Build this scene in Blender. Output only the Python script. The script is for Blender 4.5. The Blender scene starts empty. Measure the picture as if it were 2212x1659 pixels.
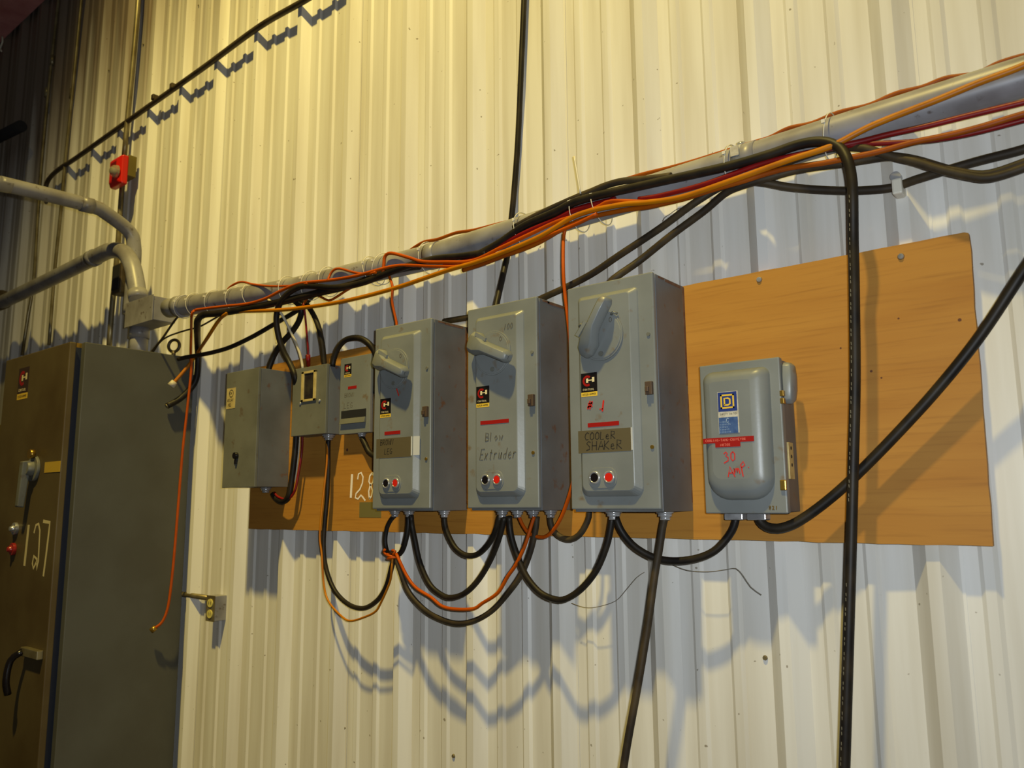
import bpy, math, random
from mathutils import Vector, Matrix
random.seed(7)
S = bpy.context.scene
COL = S.collection
Z0 = 1.5                                   # height of the plywood board's lower edge above the floor

# ------------------------------------------------------------------ camera
CX, CY, FPX = 1106.0, 829.5, 1697.2        # photograph 2212 x 1659
CAM = Vector((2.6612, -1.791, 0.089 + Z0))
YAW, PIT, ROL = 0.6686, 0.1494, -0.008
FWD = Vector((-math.sin(YAW)*math.cos(PIT), math.cos(YAW)*math.cos(PIT), math.sin(PIT)))
_r = Vector((math.cos(YAW), math.sin(YAW), 0)); _u = _r.cross(FWD)
RGT = _r*math.cos(ROL) + _u*math.sin(ROL)
UPV = -_r*math.sin(ROL) + _u*math.cos(ROL)
cd = bpy.data.cameras.new('camera'); cam = bpy.data.objects.new('camera', cd); COL.objects.link(cam)
cd.sensor_width = 36; cd.lens = FPX*36/2212; cd.clip_start = .02
cam.matrix_world = Matrix(((RGT.x, UPV.x, -FWD.x, CAM.x), (RGT.y, UPV.y, -FWD.y, CAM.y), (RGT.z, UPV.z, -FWD.z, CAM.z), (0, 0, 0, 1)))
cd.dof.use_dof = True; cd.dof.focus_distance = 2.1; cd.dof.aperture_fstop = 4.5
S.camera = cam

# ------------------------------------------------------------------ light
S.view_settings.view_transform = 'Standard'; S.view_settings.look = 'None'
S.view_settings.exposure = 0; S.view_settings.gamma = 1; S.view_settings.use_curve_mapping = False
w = bpy.data.worlds.new('hall'); S.world = w; w.use_nodes = True
w.node_tree.nodes['Background'].inputs[0].default_value = (.80, .70, .52, 1)
w.node_tree.nodes['Background'].inputs[1].default_value = .035
def aim(o, tgt):
    o.rotation_euler = (Vector(tgt) - o.location).to_track_quat('-Z', 'Y').to_euler()
# sodium high-bay lamp under the roof
ld = bpy.data.lights.new('high_bay_lamp', 'SPOT'); ld.energy = 3700; ld.color = (1, .78, .22)
ld.spot_size = math.radians(50); ld.spot_blend = 1.0; ld.shadow_soft_size = .16
lo = bpy.data.objects.new('high_bay_lamp', ld); lo.location = (2.1, -3.7, 7.6 + Z0); COL.objects.link(lo); aim(lo, (.85, 0, 2.75 + Z0))
# the camera's own small flash, beside the lens
fd = bpy.data.lights.new('camera_flash', 'AREA'); fd.shape = 'RECTANGLE'; fd.size = .035; fd.size_y = .02
fd.energy = 22.8; fd.color = (.84, .92, 1)
fo = bpy.data.objects.new('camera_flash', fd); fo.location = CAM + RGT*.055 + UPV*.035; COL.objects.link(fo)
fo.rotation_euler = cam.matrix_world.to_euler()

# ------------------------------------------------------------------ from a pixel to a point on a plane parallel to the wall (y) or across it (x)
def ray(px, py): return RGT*(px-CX) - UPV*(py-CY) + FWD*FPX
def at(px, py, y):
    d = ray(px, py); return CAM + d*((y-CAM.y)/d.y)
def atx(px, py, X):
    d = ray(px, py); return CAM + d*((X-CAM.x)/d.x)

# ------------------------------------------------------------------ materials
def lin(c):
    return tuple(((v/255)/12.92 if v/255 <= .04045 else ((v/255+.055)/1.055)**2.4) for v in c) + (1,)
MATS = {}
def mat(name, c, c2=None, rough=.5, metal=0., scale=8., stretch=(1, 1, 1), lo=.4, hi=.65, bump=0., bscale=40., spec=.5, c3=None, trans=0., detail=4):
    if name in MATS: return MATS[name]
    m = bpy.data.materials.new(name); m.use_nodes = True; n = m.node_tree.nodes; l = m.node_tree.links
    b = n['Principled BSDF']; b.inputs['Roughness'].default_value = rough; b.inputs['Metallic'].default_value = metal
    b.inputs['Specular IOR Level'].default_value = spec
    b.inputs['Transmission Weight'].default_value = trans
    b.inputs['Base Color'].default_value = lin(c)
    if c2 or bump:
        g = n.new('ShaderNodeNewGeometry'); mp = n.new('ShaderNodeMapping'); mp.inputs['Scale'].default_value = stretch
        l.new(g.outputs['Position'], mp.inputs['Vector'])
    if c2:
        t = n.new('ShaderNodeTexNoise'); t.inputs['Scale'].default_value = scale; t.inputs['Detail'].default_value = detail
        l.new(mp.outputs[0], t.inputs['Vector'])
        r = n.new('ShaderNodeValToRGB'); r.color_ramp.elements[0].position = lo; r.color_ramp.elements[1].position = hi
        r.color_ramp.elements[0].color = lin(c); r.color_ramp.elements[1].color = lin(c2)
        l.new(t.outputs['Fac'], r.inputs[0]); out = r.outputs[0]
        if c3:
            t3 = n.new('ShaderNodeTexNoise'); t3.inputs['Scale'].default_value = scale*5; t3.inputs['Detail'].default_value = 6
            l.new(mp.outputs[0], t3.inputs['Vector'])
            r3 = n.new('ShaderNodeValToRGB'); r3.color_ramp.elements[0].position = .63; r3.color_ramp.elements[1].position = .74
            r3.color_ramp.elements[0].color = (0, 0, 0, 1); r3.color_ramp.elements[1].color = (1, 1, 1, 1)
            l.new(t3.outputs['Fac'], r3.inputs[0])
            mx = n.new('ShaderNodeMix'); mx.data_type = 'RGBA'; l.new(r3.outputs[0], mx.inputs[0]); l.new(out, mx.inputs[6]); mx.inputs[7].default_value = lin(c3)
            out = mx.outputs[2]
        l.new(out, b.inputs['Base Color'])
    if bump:
        t2 = n.new('ShaderNodeTexNoise'); t2.inputs['Scale'].default_value = bscale; t2.inputs['Detail'].default_value = 3
        l.new(mp.outputs[0], t2.inputs['Vector'])
        bp = n.new('ShaderNodeBump'); bp.inputs['Strength'].default_value = bump; bp.inputs['Distance'].default_value = .002
        l.new(t2.outputs['Fac'], bp.inputs['Height']); l.new(bp.outputs[0], b.inputs['Normal'])
    MATS[name] = m; return m

def wall_material():
    m = bpy.data.materials.new('white_painted_sheet'); m.use_nodes = True; n = m.node_tree.nodes; l = m.node_tree.links
    b = n['Principled BSDF']; b.inputs['Roughness'].default_value = .42; b.inputs['Specular IOR Level'].default_value = .35
    g = n.new('ShaderNodeNewGeometry')
    # faint vertical dirt streaks
    mp = n.new('ShaderNodeMapping'); mp.inputs['Scale'].default_value = (9, 9, .5); l.new(g.outputs['Position'], mp.inputs['Vector'])
    t = n.new('ShaderNodeTexNoise'); t.inputs['Scale'].default_value = 1.6; t.inputs['Detail'].default_value = 5; l.new(mp.outputs[0], t.inputs['Vector'])
    r = n.new('ShaderNodeValToRGB'); r.color_ramp.elements[0].position = .30; r.color_ramp.elements[1].position = .62
    r.color_ramp.elements[0].color = lin((200, 194, 180)); r.color_ramp.elements[1].color = lin((222, 219, 211)); l.new(t.outputs['Fac'], r.inputs[0])
    # specks
    tv = n.new('ShaderNodeTexNoise'); tv.inputs['Scale'].default_value = 60; tv.inputs['Detail'].default_value = 1; l.new(g.outputs['Position'], tv.inputs['Vector'])
    rv = n.new('ShaderNodeValToRGB'); rv.color_ramp.elements[0].position = .765; rv.color_ramp.elements[1].position = .80
    rv.color_ramp.elements[0].color = (0, 0, 0, 1); rv.color_ramp.elements[1].color = (.7, .7, .7, 1); l.new(tv.outputs['Fac'], rv.inputs[0])
    mx = n.new('ShaderNodeMix'); mx.data_type = 'RGBA'; l.new(rv.outputs[0], mx.inputs[0]); l.new(r.outputs[0], mx.inputs[6]); mx.inputs[7].default_value = lin((110, 96, 70))
    # soot and rust streaks; the gradient also paints light falloff into the far upper corner
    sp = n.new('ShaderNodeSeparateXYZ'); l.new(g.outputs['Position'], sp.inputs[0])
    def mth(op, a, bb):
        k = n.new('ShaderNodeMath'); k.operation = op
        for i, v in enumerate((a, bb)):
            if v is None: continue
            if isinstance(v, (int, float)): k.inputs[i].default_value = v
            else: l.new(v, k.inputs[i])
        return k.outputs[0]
    # lower fringe of the stain and painted falloff rises to the right
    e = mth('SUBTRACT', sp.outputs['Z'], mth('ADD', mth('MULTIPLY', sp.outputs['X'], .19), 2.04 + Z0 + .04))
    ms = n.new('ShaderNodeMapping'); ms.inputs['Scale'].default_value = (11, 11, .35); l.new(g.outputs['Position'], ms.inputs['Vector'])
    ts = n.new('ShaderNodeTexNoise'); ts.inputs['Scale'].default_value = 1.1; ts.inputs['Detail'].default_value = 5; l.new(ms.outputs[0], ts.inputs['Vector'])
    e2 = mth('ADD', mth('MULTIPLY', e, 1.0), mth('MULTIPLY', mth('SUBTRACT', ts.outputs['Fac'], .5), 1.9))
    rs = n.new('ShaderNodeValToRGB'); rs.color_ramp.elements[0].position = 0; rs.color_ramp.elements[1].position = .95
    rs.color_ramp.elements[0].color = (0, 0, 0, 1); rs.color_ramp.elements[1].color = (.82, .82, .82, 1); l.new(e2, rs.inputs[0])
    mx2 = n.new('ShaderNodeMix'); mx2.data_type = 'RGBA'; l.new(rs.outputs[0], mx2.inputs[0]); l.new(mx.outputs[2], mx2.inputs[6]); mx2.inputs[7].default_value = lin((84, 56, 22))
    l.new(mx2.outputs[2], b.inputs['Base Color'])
    return m
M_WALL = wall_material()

def wood_material():
    m = bpy.data.materials.new('plywood'); m.use_nodes = True; n = m.node_tree.nodes; l = m.node_tree.links
    b = n['Principled BSDF']; b.inputs['Roughness'].default_value = .62; b.inputs['Specular IOR Level'].default_value = .25
    g = n.new('ShaderNodeNewGeometry'); mp = n.new('ShaderNodeMapping'); mp.inputs['Scale'].default_value = (1.1, 6, 9); l.new(g.outputs['Position'], mp.inputs['Vector'])
    t = n.new('ShaderNodeTexNoise'); t.inputs['Scale'].default_value = 1.5; t.inputs['Detail'].default_value = 5; t.inputs['Distortion'].default_value = .5; l.new(mp.outputs[0], t.inputs['Vector'])
    r = n.new('ShaderNodeValToRGB'); r.color_ramp.elements[0].position = .32; r.color_ramp.elements[1].position = .68
    r.color_ramp.elements[0].color = lin((164, 112, 44)); r.color_ramp.elements[1].color = lin((176, 125, 52)); l.new(t.outputs['Fac'], r.inputs[0])
    mp2 = n.new('ShaderNodeMapping'); mp2.inputs['Scale'].default_value = (6, 20, 130); l.new(g.outputs['Position'], mp2.inputs['Vector'])
    t2 = n.new('ShaderNodeTexNoise'); t2.inputs['Scale'].default_value = 1.0; t2.inputs['Detail'].default_value = 4; l.new(mp2.outputs[0], t2.inputs['Vector'])
    r2 = n.new('ShaderNodeValToRGB'); r2.color_ramp.elements[0].position = .52; r2.color_ramp.elements[1].position = .75
    r2.color_ramp.elements[0].color = (0, 0, 0, 1); r2.color_ramp.elements[1].color = (.4, .4, .4, 1); l.new(t2.outputs['Fac'], r2.inputs[0])
    mx = n.new('ShaderNodeMix'); mx.data_type = 'RGBA'; l.new(r2.outputs[0], mx.inputs[0]); l.new(r.outputs[0], mx.inputs[6]); mx.inputs[7].default_value = lin((130, 84, 32))
    l.new(mx.outputs[2], b.inputs['Base Color'])
    bp = n.new('ShaderNodeBump'); bp.inputs['Strength'].default_value = .25; bp.inputs['Distance'].default_value = .001; l.new(t2.outputs['Fac'], bp.inputs['Height']); l.new(bp.outputs[0], b.inputs['Normal'])
    return m
M_WOOD = wood_material()
M_GREY = mat('grey_enamel', (124, 127, 124), (112, 115, 112), rough=.38, scale=5, c3=(112, 98, 78), bump=.06, bscale=120)
M_GREYD = mat('aged_grey_enamel', (112, 112, 102), (96, 96, 86), rough=.45, scale=5, c3=(92, 76, 56), bump=.06, bscale=120)
M_SIDE = mat('grey_enamel_rust_marked', (108, 110, 110), (92, 92, 90), rough=.45, scale=6, lo=.35, hi=.7, c3=(104, 76, 58), bump=.08)
M_CAB = mat('dark_grey_enamel', (86, 86, 80), (80, 79, 72), rough=.5, scale=4, bump=.1, bscale=200, spec=.3)
M_DOOR = mat('brown_grey_enamel', (92, 80, 52), (78, 64, 38), rough=.5, scale=3, bump=.1, bscale=200, spec=.3)
M_PIPE = mat('grey_conduit', (140, 138, 140), (116, 112, 112), rough=.4, metal=.0, scale=9, c3=(90, 80, 74))
M_EMT = mat('galvanised_thin_conduit', (150, 140, 110), (120, 108, 76), rough=.35, metal=.6, scale=12)
M_EMTD = mat('dark_conduit', (84, 72, 50), (60, 48, 32), rough=.45, metal=.3, scale=12)
M_ZINC = mat('bright_zinc', (196, 196, 196), (150, 150, 150), rough=.22, metal=.55, scale=30)
M_BLACK = mat('black_rubber', (24, 20, 17), (44, 37, 26), rough=.5, scale=14, spec=.25)
M_BROWN = mat('dusty_black_rubber', (44, 36, 26), (70, 58, 38), rough=.6, scale=14, spec=.25)
M_ORANGE = mat('orange_jacket', (178, 76, 0), (162, 66, 0), rough=.5, scale=14, spec=.2)
M_RUST = mat('brown_orange_jacket', (152, 74, 0), (138, 62, 0), rough=.5, scale=14, spec=.25)
M_MUST = mat('mustard_jacket', (184, 112, 0), (168, 98, 0), rough=.45, scale=14, spec=.3)
M_RED = mat('dark_red_jacket', (124, 16, 14), (108, 12, 12), rough=.45, scale=14, spec=.3)
M_WHITEW = mat('cream_jacket', (196, 186, 160), rough=.5)
M_TIE = mat('clear_white_nylon', (214, 208, 190), rough=.35)
M_LBLACK = mat('label_black', (24, 20, 20), rough=.35)
M_LRED = mat('label_red', (152, 26, 20), rough=.35)
M_LCREAM = mat('label_cream', (222, 206, 160), rough=.4)
M_LYEL = mat('label_yellow', (222, 184, 60), rough=.4)
M_LBLUE = mat('label_blue', (42, 58, 120), rough=.35)
M_LBLUE2 = mat('label_blue_faded', (70, 96, 140), (52, 76, 124), rough=.4, scale=60)
M_LWHITE = mat('label_white', (196, 190, 172), (170, 160, 140), rough=.4, scale=60)
M_TAPE = mat('brown_packing_tape', (96, 86, 62), rough=.16, spec=.8)
M_TAPEGLINT = mat('tape_glint', (190, 190, 186), rough=.12, spec=1.)  # pale colour paints the white reflection on the bent tape
M_INK = mat('black_marker', (44, 38, 28), rough=.6)
M_INKG = mat('faded_pencil', (88, 82, 66), rough=.7)
M_REDINK = mat('red_marker', (196, 40, 28), rough=.5)
M_CHALK = mat('white_chalk', (232, 222, 214), rough=.9)
M_CHALKY = mat('dim_chalk', (198, 184, 140), rough=.9)
M_BTNB = mat('black_button', (22, 18, 20), rough=.25)
M_BTNR = mat('red_button', (210, 36, 20), rough=.3)
M_BRASS = mat('yellow_brass', (176, 140, 60), rough=.3, metal=.8)
M_DARK = mat('dark_recess', (26, 26, 30), rough=.7)
M_GAP = mat('navy_gap_shade', (30, 36, 50), rough=.5)
M_OLIVE = mat('olive_enamel', (112, 98, 40), (92, 80, 34), rough=.5, scale=3)
M_ALARM = mat('red_alarm_plastic', (200, 30, 20), rough=.3)
M_LENS = mat('clear_lens', (220, 214, 180), rough=.05, trans=.75)
M_RUSTST = mat('red_oxide_primer', (236, 160, 156), (214, 134, 130), rough=.7, scale=7, bump=.2)
M_CONC = mat('concrete', (120, 112, 100), (98, 92, 82), rough=.85, scale=3)
M_WEB = mat('dusty_cobweb', (120, 110, 92), rough=.9)
M_TAG = mat('ivory_plate', (196, 176, 116), (170, 150, 94), rough=.45, scale=30)
M_PATCH = mat('grey_green_tape', (112, 104, 62), rough=.4)
M_SHEATH = mat('girt_steel', (120, 110, 96), rough=.6)

# ------------------------------------------------------------------ mesh helpers
class MB:
    def __init__(s): s.v = []; s.f = []; s.sm = []
    def quad(s, a, b, c, d): i = len(s.v); s.v += [Vector(a), Vector(b), Vector(c), Vector(d)]; s.f.append((i, i+1, i+2, i+3)); s.sm.append(False)
    def hexa(s, p):            # p: 4 back corners then 4 front corners, same winding
        i = len(s.v); s.v += [Vector(q) for q in p]
        for f in ((0, 1, 2, 3), (7, 6, 5, 4), (0, 4, 5, 1), (1, 5, 6, 2), (2, 6, 7, 3), (3, 7, 4, 0)): s.f.append(tuple(i+k for k in f)); s.sm.append(False)
        return s
    def box(s, x0, x1, y0, y1, z0, z1):
        return s.hexa([(x0, y1, z0), (x1, y1, z0), (x1, y1, z1), (x0, y1, z1), (x0, y0, z0), (x1, y0, z0), (x1, y0, z1), (x0, y0, z1)])
    def loft(s, rings, cap=True, smooth=True):
        i0 = len(s.v); n = len(rings[0])
        for r in rings: s.v += [Vector(q) for q in r]
        for k in range(len(rings)-1):
            for j in range(n):
                a = i0+k*n+j; b = i0+k*n+(j+1) % n; s.f.append((a, b, b+n, a+n)); s.sm.append(smooth)
        if cap:
            s.f.append(tuple(i0+j for j in reversed(range(n)))); s.sm.append(False)
            k = i0+(len(rings)-1)*n; s.f.append(tuple(k+j for j in range(n))); s.sm.append(False)
        return s
    def tube(s, pts, r, n=10, rr=None, spline=True, step=.012):
        P = [Vector(p) for p in pts]
        if spline and len(P) > 2:
            Q = []; E = [P[0]*2-P[1]] + P + [P[-1]*2-P[-2]]
            for i in range(1, len(E)-2):
                a, b, c, d = E[i-1:i+3]; k = max(2, min(14, int((c-b).length/step)))
                for j in range(k):
                    t = j/k; Q.append(.5*((2*b)+(c-a)*t+(2*a-5*b+4*c-d)*t*t+(3*b-a-3*c+d)*t**3))
            Q.append(P[-1]); P = Q
        rings = []; T = (P[1]-P[0]).normalized()
        N = T.orthogonal().normalized()
        for i, p in enumerate(P):
            t = (P[min(i+1, len(P)-1)]-P[max(i-1, 0)])
            if t.length < 1e-9: t = T
            t = t.normalized(); N = (N - t*N.dot(t)).normalized(); B = t.cross(N)
            q = r if rr is None else rr(i/(len(P)-1))
            rings.append([p + N*math.cos(2*math.pi*k/n)*q + B*math.sin(2*math.pi*k/n)*q for k in range(n)])
        return s.loft(rings)
    def fancap(s, ring):
        c = sum((Vector(q) for q in ring), Vector())/len(ring); i0 = len(s.v); s.v += [Vector(q) for q in ring]+[c]; n = len(ring)
        for j in range(n): s.f.append((i0+j, i0+(j+1) % n, i0+n)); s.sm.append(False)
        return s
    def cyl(s, a, b, r, n=20, r2=None):
        a = Vector(a); b = Vector(b); t = (b-a).normalized(); N = t.orthogonal().normalized(); B = t.cross(N)
        R2 = r if r2 is None else r2
        return s.loft([[a+(N*math.cos(2*math.pi*k/n)+B*math.sin(2*math.pi*k/n))*r for k in range(n)], [b+(N*math.cos(2*math.pi*k/n)+B*math.sin(2*math.pi*k/n))*R2 for k in range(n)]])
    def ring(s, c, ax, R, r, n=20, m=6, sc=(1, 1)):
        c = Vector(c); ax = Vector(ax).normalized(); N = Vector((0, 0, 1)) if abs(ax.z) < .9 else Vector((1, 0, 0)); N = (N-ax*N.dot(ax)).normalized(); B = ax.cross(N)
        i0 = len(s.v)
        for k in range(n):
            u = N*math.cos(2*math.pi*k/n)*sc[0]+B*math.sin(2*math.pi*k/n)*sc[1]
            for j in range(m):
                a = 2*math.pi*j/m; s.v.append(c+u*(R+r*math.cos(a))+ax*r*math.sin(a))
        for k in range(n):
            for j in range(m):
                s.f.append((i0+k*m+j, i0+((k+1) % n)*m+j, i0+((k+1) % n)*m+(j+1) % m, i0+k*m+(j+1) % m)); s.sm.append(True)
        return s
    def plate(s, pts, y, t):      # outline in x,z; from y (front) back by t
        f = [(p[0], y, p[1]) for p in pts]; b = [(p[0], y+t, p[1]) for p in pts]
        return s.loft([b, f], smooth=False)
    def stroke(s, pts, wdt, y, t=.0003, closed=False):   # pen stroke in the x,z plane
        P = [Vector((a, b)) for a, b in pts]; n = len(P); L = []; R = []
        for i, p in enumerate(P):
            d = (P[min(i+1, n-1)]-P[max(i-1, 0)])
            if d.length < 1e-9: d = Vector((1, 0))
            d.normalize(); nn = Vector((-d.y, d.x))*wdt/2; L.append(p+nn); R.append(p-nn)
        for i in range(n-1):
            q = [L[i], R[i], R[i+1], L[i+1]]
            s.hexa([(v.x, y, v.y) for v in q] + [(v.x, y-t, v.y) for v in q])
        return s
    def build(s, name, m, parent=None, bevel=0., seg=2, label=None, origin=None):
        base = parent['_o'] if parent is not None else origin
        if base is None:
            xs = [v.x for v in s.v]; ys = [v.y for v in s.v]; zs = [v.z for v in s.v]
            base = ((min(xs)+max(xs))/2, (min(ys)+max(ys))/2, min(zs))
        base = Vector(base); me = bpy.data.meshes.new(name); me.from_pydata([tuple(v-base) for v in s.v], [], s.f)
        me.polygons.foreach_set('use_smooth', s.sm); me.update(); me.materials.append(m)
        import bmesh
        bm = bmesh.new(); bm.from_mesh(me); bmesh.ops.recalc_face_normals(bm, faces=bm.faces); bm.to_mesh(me); bm.free()
        o = bpy.data.objects.new(name, me); COL.objects.link(o)
        if bevel:
            k = o.modifiers.new('bevel', 'BEVEL'); k.width = bevel; k.segments = seg; k.limit_method = 'ANGLE'
        if parent is not None: o.parent = parent
        else: o.location = base
        o['_o'] = tuple(base)
        if label: o['label'] = label
        return o
def tag(o, label, cat, group=None):
    o['label'] = label; o['category'] = cat
    if group: o['group'] = group
    return o
def thing(name, label, cat, loc, group=None):
    o = bpy.data.objects.new(name, None); COL.objects.link(o); o.empty_display_size = .05; o.location = loc; o['_o'] = tuple(loc)
    return tag(o, label, cat, group)
def struct(o): o['kind'] = 'structure'; return o

# handwriting: polylines in a unit cell
G = {
 'A': [[(0, 0), (.35, 1), (.7, 0)], [(.15, .38), (.56, .38)]], 'B': [[(0, 0), (0, 1), (.45, .9), (.45, .6), (0, .52), (.55, .4), (.5, .08), (0, 0)]],
 'C': [[(.6, .85), (.35, 1), (.08, .75), (.02, .4), (.2, .05), (.55, .1)]], 'E': [[(.55, 1), (0, 1), (0, 0), (.55, 0)], [(0, .52), (.42, .52)]],
 'G': [[(.6, .85), (.3, 1), (.03, .6), (.1, .1), (.5, .05), (.6, .42), (.35, .42)]], 'H': [[(0, 0), (0, 1)], [(.55, 0), (.55, 1)], [(0, .5), (.55, .5)]],
 'K': [[(0, 0), (0, 1)], [(.55, .95), (.03, .45), (.6, 0)]], 'L': [[(.05, 1), (0, 0), (.5, .02)]], 'N': [[(0, 0), (0, 1), (.55, 0), (.55, 1)]],
 'O': [[(.3, 1), (.03, .7), (.05, .2), (.3, 0), (.57, .25), (.55, .75), (.3, 1)]], 'P': [[(0, 0), (0, 1), (.5, .9), (.5, .55), (0, .48)]],
 'R': [[(0, 0), (.02, 1), (.5, .88), (.45, .58), (.02, .5), (.6, 0)]], 'S': [[(.55, .88), (.3, 1), (.05, .78), (.45, .4), (.45, .12), (.02, 0)]],
 'T': [[(0, 1), (.6, 1)], [(.3, 1), (.3, 0)]], 'V': [[(0, 1), (.3, 0), (.6, 1)]], 'W': [[(0, 1), (.15, 0), (.35, .7), (.5, 0), (.7, 1)]], 'X': [[(0, 1), (.55, 0)], [(.55, 1), (0, 0)]],
 'Y': [[(0, 1), (.3, .5), (.6, 1)], [(.3, .5), (.3, 0)]], 'M': [[(0, 0), (.05, 1), (.35, .3), (.62, 1), (.68, 0)]], 'I': [[(.1, 0), (.1, 1)]], 'U': [[(0, 1), (.05, .1), (.3, 0), (.55, .1), (.58, 1)]], 'D': [[(0, 0), (0, 1), (.4, .9), (.55, .5), (.4, .1), (0, 0)]],
 '1': [[(.2, 0), (.25, 1)]], '2': [[(.02, .75), (.2, 1), (.42, .85), (.38, .5), (.1, .12), (.02, .02), (.3, .1), (.6, 0)]],
 '7': [[(0, .95), (.55, 1), (.3, 0)]], '8': [[(.5, .85), (.25, 1), (.05, .8), (.5, .3), (.3, 0), (.05, .2), (.45, .7), (.5, .85)]],
 '3': [[(.02, .8), (.25, 1), (.42, .8), (.22, .58), (.5, .4), (.48, .05), (0, -.2)]], '0': [[(.3, 1), (.08, .8), (.05, .3), (.25, 0), (.48, .2), (.5, .75), (.3, 1)]],
 '#': [[(.05, .1), (.3, 1)], [(.3, .05), (.55, .95)], [(0, .35), (.6, .4)], [(.05, .7), (.62, .72)], [(.1, .2), (.5, .85)]],
 'e': [[(.05, .3), (.42, .38), (.3, .62), (.08, .5), (.05, .15), (.3, 0), (.48, .1)]], 'o': [[(.25, .6), (.03, .35), (.2, 0), (.45, .3), (.25, .6)]],
 'l': [[(.1, 1), (.08, 0)]], 'w': [[(0, .6), (.12, 0), (.28, .45), (.42, 0), (.58, .6)]], 'm': [[(0, 0), (.05, .55), (.1, .1), (.2, .55), (.3, .5), (.3, .1), (.42, .55), (.52, .5), (.55, 0)]],
 'p': [[(.12, -.55), (.1, .6), (.4, .9), (.5, .55), (.12, .3)]], 'x': [[(0, .6), (.4, 0)], [(.42, .6), (0, 0)]], 't': [[(.2, .9), (.18, 0), (.35, .02)], [(0, .62), (.4, .62)]],
 'r': [[(.05, 0), (.05, .6)], [(.05, .4), (.25, .6), (.4, .52)]], 'u': [[(0, .6), (.05, .05), (.3, .05), (.4, .6)], [(.4, .6), (.44, 0)]], 'd': [[(.42, 1), (.4, 0), (.1, .05), (.05, .4), (.38, .5)]],
 'F': [[(0, 0), (0, 1), (.55, 1)], [(0, .52), (.42, .52)]],
 '.': [[(.1, 0), (.16, .06)]], '-': [[(.05, .45), (.4, .45)]], ' ': [],
}
def write(mb, txt, x, z, h, y, wd, adv=.78, slant=0., rise=0., aspect=1.):
    for ch in txt:
        for st in G[ch]:
            mb.stroke([(x+(px_*aspect+slant*pz_)*h, z+pz_*h) for px_, pz_ in st], wd, y)
        x += adv*h*aspect; z += rise*h
    return mb

# ------------------------------------------------------------------ the building: corrugated wall, floor
PITCH = .3048; RO = -.153
PROF = [(.0, 0), (.030, -.030), (.054, -.030), (.084, 0), (.116, 0), (.124, -.006), (.142, -.006), (.150, 0), (.208, 0), (.216, -.006), (.234, -.006), (.242, 0)]
WX0, WX1, WH = -19, 14, 5.6              # wall extends by rib number
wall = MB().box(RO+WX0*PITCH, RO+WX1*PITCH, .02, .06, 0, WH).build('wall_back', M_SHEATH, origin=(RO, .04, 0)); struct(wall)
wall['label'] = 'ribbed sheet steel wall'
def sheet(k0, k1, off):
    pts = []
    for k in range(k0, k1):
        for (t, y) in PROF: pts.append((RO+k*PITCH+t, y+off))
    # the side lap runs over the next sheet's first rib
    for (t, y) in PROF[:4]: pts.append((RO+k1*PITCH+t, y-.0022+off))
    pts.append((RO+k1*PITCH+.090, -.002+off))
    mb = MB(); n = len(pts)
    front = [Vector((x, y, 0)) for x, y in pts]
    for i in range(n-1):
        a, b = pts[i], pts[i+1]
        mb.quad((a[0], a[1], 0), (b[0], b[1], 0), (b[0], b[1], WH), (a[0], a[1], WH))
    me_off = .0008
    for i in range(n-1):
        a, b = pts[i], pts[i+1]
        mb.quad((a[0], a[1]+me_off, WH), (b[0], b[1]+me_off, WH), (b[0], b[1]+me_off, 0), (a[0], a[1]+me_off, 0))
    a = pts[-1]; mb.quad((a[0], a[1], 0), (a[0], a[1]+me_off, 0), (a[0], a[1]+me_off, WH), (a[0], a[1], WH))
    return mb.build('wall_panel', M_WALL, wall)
k = WX0
i = 0
while k < WX1:
    sheet(k, min(k+3, WX1), 0.0); k += 3; i += 1
wall['_o'] = (RO, .04, 0)
def screw(parent, p, r=.006, m=M_ZINC):
    return MB().cyl((p[0], p[1], p[2]), (p[0], p[1]-.004, p[2]), r, 8, r*.8).build('screw', m, parent)
M_SCR = mat('weathered_screw', (120, 108, 76), rough=.5, metal=.4)
for (px_, py_) in ((420, 1498), (620, 1548), (745, 1572), (980, 1633), (1045, 1642), (430, 12), (336, 95), (236, 152), (310, 96), (1653, 1421), (1880, 1190)):
    p = at(px_, py_, -.001); screw(wall, p, .006, M_SCR)
fl = MB().box(RO+WX0*PITCH, RO+WX1*PITCH, -9, .06, -.1, 0).build('floor', M_CONC); struct(fl); fl['label'] = 'concrete floor'

# ------------------------------------------------------------------ plywood board
YB = -.048
bl = at(537, 1142, YB); br = at(2145, 1180, YB); tr = at(2093, 500, YB)
BT = Z0 + .6145
board = thing('plywood_board', 'long orange-brown plywood backboard screwed across the ribbed wall', 'board', (1.22, YB, Z0))
pts = [(bl.x, bl.z)]; n = 60
for i in range(1, n): pts.append((bl.x+(br.x-bl.x)*i/n, bl.z+(br.z-bl.z)*i/n+random.uniform(-.0012, .0012)))
pts.append((br.x, br.z))
for i in range(1, 16): pts.append((br.x+(tr.x-br.x)*i/16+random.uniform(-.0012, .0012), br.z+(tr.z-br.z)*i/16))
pts += [(tr.x-.001, tr.z-.003), (tr.x-.008, tr.z)]
for i in range(1, n): pts.append((tr.x-.008+(bl.x-tr.x)*i/n, tr.z+(BT-tr.z)*i/n+random.uniform(-.0008, .0008)))
pts.append((bl.x, BT))
MB().plate(pts, YB, .0175).build('sheet', M_WOOD, board)
for (px_, py_) in ((1640, 604), (1946, 554)):
    p = at(px_, py_, YB); MB().cyl(p, p+Vector((0, -.004, 0)), .0072, 14, .005).build('screw', M_ZINC, board)
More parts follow.
